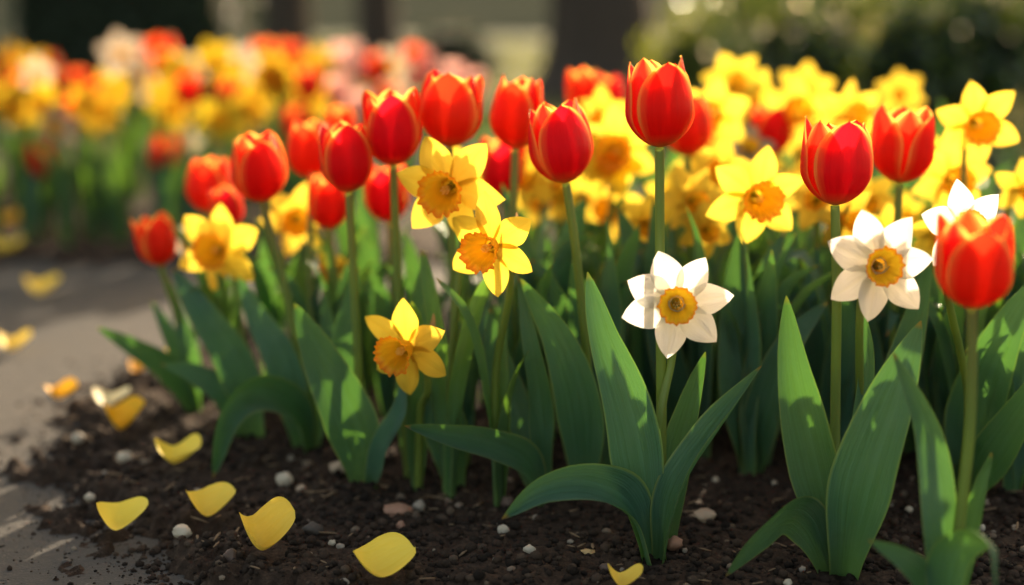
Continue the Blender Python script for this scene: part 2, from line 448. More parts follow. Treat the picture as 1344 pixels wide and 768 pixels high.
for (x, y) in fx:
    V, F = CR[int(nprng.integers(0, 10))]; a = nprng.uniform(0, 3.14); L = nprng.uniform(.003, .012)
    v = V * np.array([L, .0006 + L * .07, .0006]); v[:, 2] += .0012 + v[:, 0] * nprng.uniform(-.2, .2)
    FV.append(np.column_stack([v[:, 0] * math.cos(a) - v[:, 1] * math.sin(a) + x, v[:, 0] * math.sin(a) + v[:, 1] * math.cos(a) + y, v[:, 2] + float(soil_z(np.array([x]), np.array([y]), np.array([.2]))[0]) + .0015])); FF.append(F + off); off += len(V)
setting('mulch', np_mesh('mulch', np.concatenate(FV), np.concatenate(FF), plain('mulch_fibre', (.10, .065, .04), .9, 300, (.24, .16, .10))), 'stuff')
scatter('soil_crumbs', CR, np.column_stack([xy, gz + size * .25]), size, .75, M_CRUMB)

# ------------------------------------------------------------------ leaves
def leaf_arrays(pts, width, roll=0., twist=0., cup=.22, n=30, m=8, seed=0, profile='tulip', origin=Vector((0, 0, 0)), wave=.13):
    P = catmull(pts, n)
    rr = random.Random(seed); ph = rr.uniform(0, 6.28)
    Tn = [(P[min(i + 1, n)] - P[max(i - 1, 0)]).normalized() for i in range(n + 1)]
    N = Vector((math.sin(R(roll)), -math.cos(R(roll)), .0))
    N = (N - Tn[0] * N.dot(Tn[0])).normalized()
    V, UV = [], []
    for i in range(n + 1):
        t = i / n
        N = (N - Tn[i] * N.dot(Tn[i])).normalized()
        Nt = Matrix.Rotation(R(twist) * t, 3, Tn[i]) @ N
        Sd = Tn[i].cross(Nt)
        if profile == 'tulip':
            w = (.42 + .58 * smooth(0, .42, t)) * max(0, 1 - t ** 2.6) ** .85
        else:
            w = (.75 + .25 * smooth(0, .3, t)) * max(0, 1 - t ** 7) ** .7
        w = width * .5 * w + .0004
        cp = cup * (1 + 1.6 * (1 - smooth(0, .25, t)))
        cp = min(cp, max(cup, .62))
        for j in range(m + 1):
            v = -1 + 2 * j / m
            wav = wave * w * math.sin(t * 11 + ph + (1.5 if v > 0 else 0)) * v * v
            p = P[i] + Sd * (w * v * (1 - .12 * cp * v * v)) + Nt * (cp * w * (v * v) + wav)
            V.append(p - origin); UV.append((j / m, t))
    return V, grid_faces(n, m), UV
def leaf_mesh(pts, width, mat=None, **kw):
    V, F, UV = leaf_arrays(pts, width, **kw)
    return mesh_data('leaf', V, F, mat or M_LEAF, UV)

def tube_mesh(name, pts, r0, r1, mat, n=16, k=8, bulge=None):
    P = catmull(pts, n); V, UV = [], []
    ref = Vector((1, 0, 0))
    for i in range(n + 1):
        t = i / n; T = (P[min(i + 1, n)] - P[max(i - 1, 0)]).normalized()
        ref = (ref - T * ref.dot(T)).normalized(); b = T.cross(ref)
        r = r0 + (r1 - r0) * t
        if bulge: r += bulge * math.exp(-((t - .93) / .035) ** 2)
        for j in range(k + 1):
            a = 6.28319 * j / k
            V.append(P[i] + (ref * math.cos(a) + b * math.sin(a)) * r); UV.append((j / k, t))
    return mesh_data(name, V, grid_faces(n, k), mat, UV)

# ------------------------------------------------------------------ petals
def tulip_petal(k, inner, seed, mat, open_=0.0, nu=22, nv=12):
    rr = random.Random(seed * 17 + k); th0 = R(k * 60 + rr.uniform(-5, 5))
    Rm = .385 * (.90 if inner else 1.0) * rr.uniform(.97, 1.03)
    hh = rr.uniform(.94, 1.03) * (1.0 if inner else .985)
    close = rr.uniform(.16, .30) - open_ * .25 + (.05 if inner else 0)
    side = rr.uniform(-.05, .05); Wm = Rm * rr.uniform(.96, 1.08) * (.92 if inner else 1.0)
    curl = rr.uniform(.0, .05); ph = rr.uniform(0, 6.28)
    V, UV = [], []
    for i in range(nu + 1):
        u = i / nu
        r = Rm * math.sin(math.pi / 2 * min(1, u / .46)) ** .62 if u > 0 else 0.0
        if u > .46:
            q = (u - .46) / .54; r *= 1 - close * q ** 1.7 + curl * q ** 6
        z = hh * u ** 1.06
        pr = .35 + .65 * math.sin(math.pi / 2 * u / .46) if u < .46 else max(0, 1 - ((u - .46) / .54) ** 2.15) ** .70
        w = min(pr * Wm, 1.25 * r + .01)
        rc = max(r * (1.0 + .10 * u), .03)
        for j in range(nv + 1):
            v = -1 + 2 * j / nv
            a = v * w / rc
            lat = rc * math.sin(a); rad = r - rc * (1 - math.cos(a)) + .012 * math.exp(-(v / .16) ** 2) * math.sin(math.pi * u)
            rad += .018 * abs(v) ** 4 * math.sin(5 * u + ph + v)            # loose edge
            zz = z + .012 * math.sin(v * 4 + ph) * u ** 3
            lat += side * u * u * .35
            V.append((rad * math.cos(th0) - lat * math.sin(th0), rad * math.sin(th0) + lat * math.cos(th0), zz))
            UV.append((j / nv, u))
    return V, grid_faces(nu, nv), UV
TULIPS = []
for s in range(7):
    ms = []
    for k in range(6):
        inner = k % 2 == 1; mt = M_TUL_I if inner else M_TUL_O
        V, F, UV = tulip_petal(k, inner, s, mt, open_=(s % 3) * .34)
        ms.append(mesh_data('petal', V, F, mt, UV))
    TULIPS.append(ms)
def whole_tulip(s, m_in, m_out):
    Vs, Fs, Us = [], [], []
    me_f = []
    for k in range(6):
        V, F, UV = tulip_petal(k, k % 2 == 1, s + 40, None, .3, 12, 8)
        o = len(Vs); Vs += V; Us += UV; Fs += [tuple(i + o for i in f) for f in F]; me_f += [k % 2] * len(F)
    me = mesh_data('bloom', Vs, Fs, m_out, Us); me.materials.append(m_in)
    me.polygons.foreach_set('material_index', me_f); return me
BLOOM_RED = [whole_tulip(s, M_TUL_I, M_TUL_O) for s in range(4)]
BLOOM_PINK = [whole_tulip(s + 9, M_TUL_P, M_TUL_P) for s in range(2)]

def daff_petal(seed, broad=1.0, nu=18, nv=10):
    """tepal along +X, face to +Z, length 1"""
    rr = random.Random(seed); V, UV = [], []
    cup = rr.uniform(-.06, .16); tw = rr.uniform(-.35, .35); back = rr.uniform(-.10, .16); wv = rr.uniform(0, 6.28); sk = rr.uniform(-.06, .06)
    ln = rr.uniform(.95, 1.05); wd = .275 * broad * rr.uniform(.93, 1.08)
    for i in range(nu + 1):
        u = i / nu
        pr = .36 + .64 * math.sin(math.pi / 2 * u / .48) if u < .48 else (max(0, 1 - ((u - .48) / .52) ** 1.6) ** .88)
        if u > .93: pr *= .92
        w = wd * pr
        for j in range(nv + 1):
            v = -1 + 2 * j / nv
            y = v * w + sk * u * u
            z = cup * 1.6 * w * v * v * (1 + u) + back * u * u * .8 + .05 * math.exp(-(v / .15) ** 2) * math.sin(math.pi * u) * .5
            z += .022 * math.sin(8 * u + wv) * v + tw * v * w * u
            V.append((ln * (.11 + .89 * u), y, z)); UV.append((j / nv, u))
    return V, grid_faces(nu, nv), UV
P_YEL = []; P_WHT = []
for s in range(10):
    V, F, UV = daff_petal(100 + s, 1.0); P_YEL.append(mesh_data('petal', V, F, M_YEL, UV))
    V, F, UV = daff_petal(200 + s, 1.06); P_WHT.append(mesh_data('petal', V, F, M_WHT, UV))
def corona(seed, L, r0, r1, flare, frill, mat, nu=16, nv=96):
    rr = random.Random(seed); V, UV = [], []
    ph = [rr.uniform(0, 6.28) for _ in range(5)]
    for i in range(-3, nu + 1):
        u = max(0, i / nu)
        r = r0 + (r1 - r0) * u ** .8 + flare * smooth(.75, 1.0, u)
        if i < 0: r = (.004, r0 * .62, r0 * .82)[i + 3]
        for j in range(nv + 1):
            a = 6.283185 * (j % nv) / nv
            lob = math.sin(6 * a + ph[0]) * .35 + math.sin(13 * a + ph[1]) * .5 + math.sin(21 * a + ph[2]) * .5 + math.sin(33 * a + ph[3]) * .25
            fr = frill * smooth(.55, 1, u) * lob
            pl = .035 * r1 * math.sin(12 * a + ph[4]) * u
            z = (L * (u ** .9) if i >= 0 else (-.24, -.22, -.10)[i + 3]) + frill * .9 * smooth(.7, 1, u) * math.sin(17 * a + ph[1]) * .6
            V.append(((r + fr + pl) * math.cos(a), (r + fr + pl) * math.sin(a), z)); UV.append((j / nv, u))
    return mesh_data('corona', V, grid_faces(nu + 3, nv), mat, UV)
COR_Y = [corona(s, .56, .15, .32, .07, .034, M_COR_Y) for s in range(4)]
COR_W = [corona(s + 20, .26, .14, .30, .04, .020, M_COR_W) for s in range(3)]
def stamens(L):
    Vs, Fs = [], []
    for k in range(7):
        a = 6.283 * k / 6; r = .058 if k < 6 else 0; l = L * (.8 if k < 6 else 1.0)
        pts = [Vector((r * .5 * math.cos(a), r * .5 * math.sin(a), .0)), Vector((r * math.cos(a), r * math.sin(a), l * .6)), Vector((r * 1.1 * math.cos(a), r * 1.1 * math.sin(a), l))]
        P = catmull(pts, 6); o = len(Vs)
        for i, p in enumerate(P):
            rad = .007 if i < 4 else .012 if i < 6 else .004
            for j in range(6): Vs.append(p + Vector((math.cos(j * 1.047), math.sin(j * 1.047), 0)) * rad)
        for i in range(6):
            for j in range(6): Fs.append((o + i * 6 + j, o + i * 6 + (j + 1) % 6, o + i * 6 + 6 + (j + 1) % 6, o + i * 6 + 6 + j))
    return mesh_data('stamens', Vs, Fs, M_STAMEN)
STAM_Y = stamens(.40); STAM_W = stamens(.24)
def whole_daff(petals_seed, white, lemon=False):
    Vs, Fs, Us, Mi = [], [], [], []
    for k in range(6):
        V, F, UV = daff_petal(petals_seed + k, 1.05, 10, 6); c, d = math.cos(R(60 * k)), math.sin(R(60 * k)); o = len(Vs)
        Vs += [(x * c - y * d, x * d + y * c, z) for x, y, z in V]; Us += UV; Fs += [tuple(i + o for i in f) for f in F]; Mi += [0] * len(F)
    cm = corona(petals_seed, .24 if white else .5, .12, .27, .05, .025, None, 8, 36)
    o = len(Vs); Vs += [tuple(v.co) for v in cm.vertices]; Us += [(0, 0)] * 0
    uvn = [((i % 37) / 36, max(0, (i // 37 - 3) / 8)) for i in range(12 * 37)]; Us += uvn
    F = grid_faces(11, 36); Fs += [tuple(i + o for i in f) for f in F]; Mi += [1] * len(F)
    me = mesh_data('bloom', Vs, Fs, M_CREAM if white else M_LEM if lemon else M_GOLD, Us); me.materials.append(M_COR_W if white else M_COR_Y)
    me.polygons.foreach_set('material_index', Mi); return me
BLOOM_YEL = [whole_daff(300 + 10 * s, False) for s in range(4)]
BLOOM_LEM = [whole_daff(350 + 10 * s, False, True) for s in range(4)]
BLOOM_WHT = [whole_daff(400 + 10 * s, True) for s in range(3)]

# leaf stock for plants whose leaves stand in the crowd (grown from the origin, bending towards +X)
def stock_leaf(h, reach, width, droop, mat, prof, seed):
    pts = [Vector((.004, 0, -.01)), Vector((reach * .18, 0, h * .42)), Vector((reach * .5, .01, h * .82)), Vector((reach, .015, h - droop))]
    return leaf_mesh(pts, width, mat, roll=-90, twist=(seed % 3 - 1) * 35, cup=.28, seed=seed, profile=prof, n=20, m=6)
LEAF_T = [stock_leaf(rng.uniform(.15, .215), rng.uniform(.02, .08), rng.uniform(.028, .044), rng.choice([0, 0, .01, .05]), M_LEAF, 'tulip', s) for s in range(10)]
LEAF_D = [stock_leaf(rng.uniform(.155, .215), rng.uniform(.01, .06), rng.uniform(.012, .019), rng.choice([0, 0, .02]), M_STRAP, 'strap', s) for s in range(8)]
def stock_leaves(root, stock, n, seed, scale=1.0):
    rr = random.Random(seed); a0 = rr.uniform(0, 360)
    for k in range(n):
        M = Matrix.Rotation(R(a0 + 360 / n * k + rr.uniform(-25, 25)), 4, 'Z') @ Matrix.Scale(scale * rr.uniform(.8, 1.12), 4)
        part('leaf', rr.choice(stock), root, M)

# ------------------------------------------------------------------ flower builders
G_TUL = 'red tulips standing in the near bed'; G_DAF = 'yellow daffodils in the near bed'; G_WHT = 'white daffodils in the near bed'
def ground_root(p):
    return Vector((p.x, p.y, -.004))
def tulip(head, y, hpx, base, label, az=0, proto=0, tilt=(0, 0), mids=(), nleaf=0, fine=True, wide=1.0, by=None):
    """head = photo px of the cup's foot; hpx = its height; az = where petal 0 faces (-90 = camera)"""
    h = hpx * m_px(y) / CP
    tr_ = random.Random(int(head[0] * 7 + head[1])); tilt = (tilt[0] + tr_.uniform(-5, 5), tilt[1] + tr_.uniform(-4, 5))
    foot = at(head[0], head[1], y)
    b = gnd(*base) if by is None else at(base[0], base[1], by)
    b = ground_root(b)
    root = thing('tulip', label, 'tulip', b, G_TUL)
    pts = [Vector((0, 0, 0))] + [at(*q) - b for q in mids] + [foot - b]
    if not mids: pts.insert(1, (foot - b) * .5 + Vector((rng.uniform(-.01, .01), rng.uniform(-.01, .01), 0)))
    part('stem', tube_mesh('stem', pts, .0043, .0034, M_STEM, n=20), root)
    M = Matrix.Translation(foot - b) @ Matrix.Rotation(R(tilt[0]), 4, 'Y') @ Matrix.Rotation(R(tilt[1]), 4, 'X') @ Matrix.Rotation(R(az), 4, 'Z') @ Matrix.Diagonal((h * wide, h * wide, h, 1))
    if fine:
        for me in TULIPS[proto % len(TULIPS)]: part('petal', me, root, M)
    else:
        part('bloom', BLOOM_RED[proto % 4], root, M)
    if nleaf: stock_leaves(root, LEAF_T, nleaf, int(head[0] * 3 + head[1]))
    return root, b
def leaf_px(root, b, pts, wpx, **kw):
    """pts = (photo x, photo y, depth); the first one is pulled down to the soil"""
    P = [at(*p) for p in pts]
    if P[0].z < .03 or kw.pop('grow', True): P[0].z = -.006
    y = sum(p[2] for p in pts) / len(pts)
    return part('leaf', leaf_mesh([p - b for p in P], wpx * m_px(y), seed=int(pts[-1][0] + pts[-1][1]), **kw), root)
def face_matrix(d):
    z = Vector(d).normalized(); y = Vector((0, 0, 1)); y = (y - z * y.dot(z)).normalized(); x = y.cross(z)
    return Matrix((x, y, z)).transposed().to_4x4()
def daffodil(head, y, wpx, face, base, label, angles=None, off=30, white=False, seed=0, mids=(), nleaf=3, fine=True, name=None, by=None, group=None, sheath=True):
    c = at(head[0], head[1], y); s = wpx * m_px(y) / 2 * 1.03
    b = ground_root(gnd(*base) if by is None else at(base[0], base[1], by))
    root = thing('daffodil' if not white else 'white_daffodil', label, 'daffodil', b, group or (G_WHT if white else G_DAF))
    Fm = face_matrix(face); Z = Vector(face).normalized()
    loc = c - b
    neck = loc - Z * (s * .62) + Vector((0, 0, s * .03))
    below = neck + Vector((-Z.x * .006, -Z.y * .006, -.045))
    pts = [Vector((0, 0, 0))] + [at(*q) - b for q in mids] + [below, neck, loc - Z * s * .25, loc + Z * s * .02]
    if not mids: pts.insert(1, below * .5 + Vector((rng.uniform(-.012, .012), rng.uniform(-.012, .012), -.0)))
    part('stem', tube_mesh('stem', pts, .0038, .0027, M_STEM, n=32, bulge=.0012), root)
    T = Matrix.Translation(loc) @ Fm @ Matrix.Scale(s, 4)
    rr = random.Random(seed * 31 + 5)
    if fine:
        angles = angles or [off + 60 * k + rr.uniform(-5, 5) for k in range(6)]
        P = P_WHT if white else P_YEL
        for k, a in enumerate(angles):
            part('petal', P[(seed * 3 + k * 7) % len(P)], root, T @ Matrix.Translation((0, 0, .02 * (k % 2) - .01)) @ Matrix.Rotation(R(a), 4, 'Z'))
        cor = part('corona', (COR_W if white else COR_Y)[seed % 3], root, T)
        part('stamens', STAM_W if white else STAM_Y, cor)
        if sheath:
            sp = [neck + Vector((0, 0, -.012)), neck + Vector((-Z.x * .006 + .003, -Z.y * .006, .006)), neck + Vector((.008, .005, .018))]
            part('sheath', leaf_mesh(sp, .008, M_SPATHE, roll=40, cup=.6, n=10, m=6, seed=seed), root)
    else:
        part('bloom', rr.choice(BLOOM_WHT if white else BLOOM_LEM), root, T @ Matrix.Rotation(R(off), 4, 'Z'))
    if nleaf: stock_leaves(root, LEAF_D, nleaf, seed + 77)
    return root, b

# ------------------------------------------------------------------ the near bed, front row
YA = gnd(855, 730).y
# tallest tulip
t, b = tulip((866, 194), YA + .02, 114, (864, 722), 'tallest red tulip, standing straight up above the white daffodil', az=-78, proto=0, mids=[(868, 560, YA + .02), (866, 330, YA + .02)])
leaf_px(t, b, [(856, 732, YA), (826, 560, YA - .005), (790, 440, YA + .0), (771, 357, YA + .02)], 84, roll=14, cup=.28, twist=10)
leaf_px(t, b, [(850, 734, YA - .005), (828, 672, YA - .01), (775, 640, YA - .03), (712, 645, YA - .05), (659, 681, YA - .06)], 74, roll=68, cup=.75, twist=-6)
leaf_px(t, b, [(869, 728, YA - .005), (888, 645, YA - .01), (938, 566, YA + .0), (1000, 480, YA + .02)], 62, roll=-60, cup=.7, twist=-8)
# white flower with seven petals
w, b = daffodil((888, 399), YA - .01, 146, (-.04, -1, .06), (866, 716), 'white daffodil with seven petals, in front of the tallest tulip', angles=[108, 57, 12, -43, -100, 197, 152], white=True, seed=1, nleaf=0, mids=[(866, 560, YA + .01)])
leaf_px(w, b, [(878, 716, YA + .03), (885, 610, YA + .035), (905, 530, YA + .035), (926, 462, YA + .04)], 50, roll=-18, cup=.2)
# second tulip
Y2 = 1.14
t, b = tulip((743, 241), Y2, 108, (774, 640), 'red tulip with thin yellow petal rims on a bowed stem, beside the largest upright leaf', az=-72, proto=3, tilt=(-4, 0), mids=[(772, 500, Y2 + .01), (757, 340, Y2)], wide=.98)
leaf_px(t, b, [(768, 622, Y2 + .02), (762, 540, Y2 - .0), (735, 450, Y2 - .01), (684, 366, Y2)], 72, roll=-14, cup=.22, twist=10)
leaf_px(t, b, [(715, 640, Y2 + .0), (706, 540, Y2 - .0), (694, 450, Y2 - .01), (680, 362, Y2 + .01)], 46, roll=38, cup=.3)
leaf_px(t, b, [(708, 640, Y2 + .02), (672, 540, Y2 + .05), (652, 470, Y2 + .06), (643, 404, Y2 + .07)], 62, roll=18, cup=.16)
leaf_px(t, b, [(712, 642, Y2 - .01), (690, 612, Y2 - .02), (640, 585, Y2 - .04), (585, 572, Y2 - .06), (531, 559, Y2 - .07)], 56, roll=60, cup=.65, twist=-8)
# right white flower and its tulip
YF = gnd(1110, 738).y
t, b = tulip((1096, 270), YF + .03, 112, (1100, 738), 'red tulip rising behind the white daffodil, three petals fanned towards the viewer', az=-82, proto=4, mids=[(1096, 590, YF + .03), (1098, 400, YF + .03)], wide=1.06)
leaf_px(t, b, [(1098, 738, YF), (1062, 600, YF - .01), (1040, 490, YF - .005), (1032, 388, YF + .015)], 80, roll=16, cup=.3, twist=-8)
leaf_px(t, b, [(1110, 740, YF - .015), (1130, 640, YF - .03), (1168, 530, YF - .025), (1209, 421, YF)], 98, roll=-24, cup=.32, twist=-8)
leaf_px(t, b, [(1088, 738, YF - .01), (1064, 692, YF - .02), (1036, 676, YF - .035), (998, 704, YF - .05), (952, 757, YF - .06)], 74, roll=16, cup=.16, twist=6)
w, b = daffodil((1154, 349), YF - .01, 150, (.14, -1, .10), (1120, 732), 'white daffodil facing slightly sideways, beside the blurred nearest tulip', angles=[107, 54, 4, -46, -102, 212, 156], white=True, seed=2, nleaf=0, mids=[(1128, 560, YF + .05)])
leaf_px(w, b, [(1112, 730, YF + .03), (1122, 580, YF + .04), (1136, 480, YF + .045), (1131, 398, YF + .05)], 48, roll=30, cup=.3)
leaf_px(w, b, [(1125, 735, YF + .06), (1150, 600, YF + .10), (1180, 500, YF + .12), (1222, 340, YF + .14)], 66, roll=-25, cup=.2)
# nearest, blurred tulip
YH = .89
t, b = tulip((1276, 405), YH, 122, (1250, 760), 'nearest red tulip, large and out of focus, in front of a white daffodil', az=-90, proto=5, mids=[(1258, 700, YH), (1273, 560, YH)], by=YH, wide=1.05)
b0 = b
leaf_px(t, b, [(1236, 780, YH), (1232, 680, YH), (1216, 570, YH + .02), (1172, 462, YH + .03)], 62, roll=14, cup=.2)
leaf_px(t, b, [(1256, 790, YH + .02), (1268, 720, YH + .02), (1285, 650, YH + .02), (1302, 594, YH + .03)], 36, roll=-40, cup=.35)
leaf_px(t, b, [(1236, 800, YH - .0), (1216, 768, YH - .02), (1188, 735, YH - .03), (1140, 709, YH - .03)], 52, roll=28, cup=.2)
leaf_px(t, b, [(1234, 800, YH - .02), (1245, 738, YH - .03), (1278, 705, YH - .05), (1304, 718, YH - .075), (1308, 790, YH - .085)], 62, roll=-30, cup=.2, twist=6)
w, b = daffodil((1268, 300), 1.03, 128, (.10, -1, .30), (1262, 640), 'white daffodil half hidden by the nearest tulip', off=40, white=True, seed=0, nleaf=3)
# three yellow daffodils in focus
Y3 = 1.13
daffodil((590, 246), Y3, 150, (-.28, -1, -.10), (590, 650), 'large yellow daffodil with a frilled orange trumpet, highest of the sharp yellow ones', off=50, seed=3, nleaf=3, mids=[(592, 480, Y3 + .03)])
daffodil((645, 322), Y3 - .05, 138, (-.50, -1, -.12), (655, 660), 'yellow daffodil with its trumpet turned sideways, overlapping the large one above it', off=31, seed=4, nleaf=3, mids=[(650, 500, Y3 + .01)])
daffodil((534, 456), Y3 - .03, 136, (-.52, -1, -.12), (548, 640), 'lowest yellow daffodil, hanging over the soil among the leaves', off=32, seed=5, nleaf=2, mids=[(552, 540, Y3 + .03)])
daffodil((993, 258), 1.20, 134, (.10, -1, -.05), (984, 622), 'yellow daffodil with an orange trumpet between the two white daffodils', off=20, seed=6, nleaf=2, mids=[(984, 470, 1.21)])

# left part of the near bed
YC = gnd(480, 634).y
t, b = tulip((458, 253), YC + .02, 90, (474, 632), 'red tulip on a tall straight stem, in front of an orange one', az=-76, proto=1, mids=[(470, 480, YC + .02)], wide=.98)
leaf_px(t, b, [(480, 636, YC - .01), (462, 560, YC - .02), (425, 480, YC - .015), (386, 398, YC)], 80, roll=10, cup=.22, twist=12)
leaf_px(t, b, [(488, 630, YC - .01), (500, 590, YC - .03), (524, 545, YC - .03), (530, 496, YC - .01)], 44, roll=-50, cup=.35)
leaf_px(t, b, [(476, 630, YC + .02), (455, 520, YC + .05), (452, 440, YC + .06), (470, 350, YC + .08)], 52, roll=25, cup=.25)
YK = gnd(596, 632).y
t, b = tulip((516, 218), YK + .03, 97, (536, 622), 'wide red tulip beside the large yellow daffodil, on a pale stem', az=-86, proto=2, mids=[(528, 480, YK + .03), (520, 320, YK + .03)], wide=1.0)
leaf_px(t, b, [(598, 630, YK - .01), (584, 560, YK - .02), (560, 490, YK), (545, 420, YK + .02)], 66, roll=5, cup=.2)
leaf_px(t, b, [(545, 618, YK + .02), (540, 540, YK + .03), (545, 450, YK + .04), (560, 330, YK + .06)], 52, roll=-20, cup=.25)
leaf_px(t, b, [(600, 620, YK + .03), (612, 520, YK + .05), (630, 440, YK + .06), (640, 380, YK + .08)], 50, roll=-35, cup=.3)
YD = gnd(400, 586).y
t, b = tulip((344, 266), YD, 90, (405, 584), 'deep red tulip leaning over the blurred daffodil on the bed\'s open side', az=-62, proto=6, tilt=(-6, 4), mids=[(396, 500, YD), (372, 370, YD)], wide=1.0)
leaf_px(t, b, [(404, 586, YD - .01), (384, 540, YD - .03), (336, 518, YD - .06), (296, 548, YD - .09), (279, 628, YD - .10)], 60, roll=66, cup=.7, twist=6)
leaf_px(t, b, [(398, 584, YD), (372, 480, YD - .01), (340, 420, YD), (312, 362, YD + .02)], 54, roll=8, cup=.25)
leaf_px(t, b, [(412, 584, YD), (425, 520, YD), (432, 450, YD + .01), (425, 380, YD + .03)], 48, roll=-25, cup=.3)
YE = gnd(330, 566).y
t, b = tulip((300, 300), YE + .12, 56, (330, 566), 'small red tulip, half hidden between two larger ones and a daffodil', az=-70, proto=1, fine=False, nleaf=0)
leaf_px(t, b, [(338, 568, YE - .02), (310, 480, YE - .03), (265, 410, YE - .03), (226, 352, YE)], 58, roll=12, cup=.22)
leaf_px(t, b, [(320, 560, YE - .01), (300, 525, YE - .02), (258, 492, YE - .03), (212, 478, YE - .04)], 46, roll=50, cup=.15)
YG = gnd(252, 535).y
t, b = tulip((211, 350), YG, 68, (258, 536), 'lowest red tulip, outermost of the near bed beside the path', az=-55, proto=2, tilt=(-6, 0), mids=[(240, 440, YG)], wide=.98)
leaf_px(t, b, [(256, 536, YG - .01), (222, 488, YG - .03), (178, 458, YG - .05), (128, 430, YG - .06)], 40, roll=45, cup=.2)
leaf_px(t, b, [(250, 532, YG), (236, 470, YG), (218, 430, YG), (199, 396, YG + .01)], 30, roll=20, cup=.3)
leaf_px(t, b, [(262, 534, YG), (250, 460, YG - .01), (236, 410, YG), (222, 366, YG + .01)], 34, roll=-20, cup=.3)
t, b = tulip((274, 280), 1.52, 74, (300, 505), 'red tulip with glowing orange tips above the small hidden one', az=-95, proto=3, nleaf=4, wide=1.02)
t, b = tulip((430, 302), 1.38, 74, (440, 560), 'small red tulip set low against a tall straight stem', az=-70, proto=5, nleaf=3, wide=.95)
t, b = tulip((408, 234), 1.42, 76, (420, 560), 'orange and red tulip peeping out behind a larger red one', az=-100, proto=0, nleaf=3)
t, b = tulip((512, 292), 1.42, 76, (512, 555), 'red tulip crossed by the pale stem of a taller tulip', az=-95, proto=4, nleaf=3)
t, b = tulip((590, 194), 1.24, 97, (606, 610), 'broad red tulip directly above the large yellow daffodil', az=-100, proto=4, nleaf=2, wide=1.08)
t, b = tulip((676, 196), 1.28, 92, (690, 600), 'slender red tulip standing between the broad one and the bowed one', az=-105, proto=6, nleaf=3, wide=.94)
t, b = tulip((656, 258), 1.42, 76, (664, 560), 'red tulip showing between two daffodils, below the slender tulip', az=-90, proto=2, nleaf=3)
t, b = tulip((766, 152), 1.62, 60, (770, 505), 'blurred red tulip against the dark tree trunk', az=-90, proto=2, fine=False, nleaf=4)
t, b = tulip((800, 154), 1.80, 54, (800, 480), 'blurred orange tulip just behind the one against the trunk', az=-60, proto=3, fine=False, nleaf=3)
t, b = tulip((902, 206), 1.40, 80, (905, 550), 'red tulip half hidden behind the tallest tulip', az=-75, proto=1, fine=False, nleaf=3)
t, b = tulip((1010, 206), 1.62, 70, (1014, 510), 'blurred red tulip among the yellow daffodils behind', az=-80, proto=0, fine=False, nleaf=4)
t, b = tulip((1180, 241), 1.22, 97, (1168, 610), 'red tulip with two petals meeting in a notch, by the dark hedge', az=-35, proto=5, nleaf=3, mids=[(1174, 420, 1.22)], wide=1.06)
t, b = tulip((446, 192), 1.62, 52, (450, 500), 'blurred orange tulip rising behind two red ones', az=-60, proto=2, fine=False, nleaf=3)

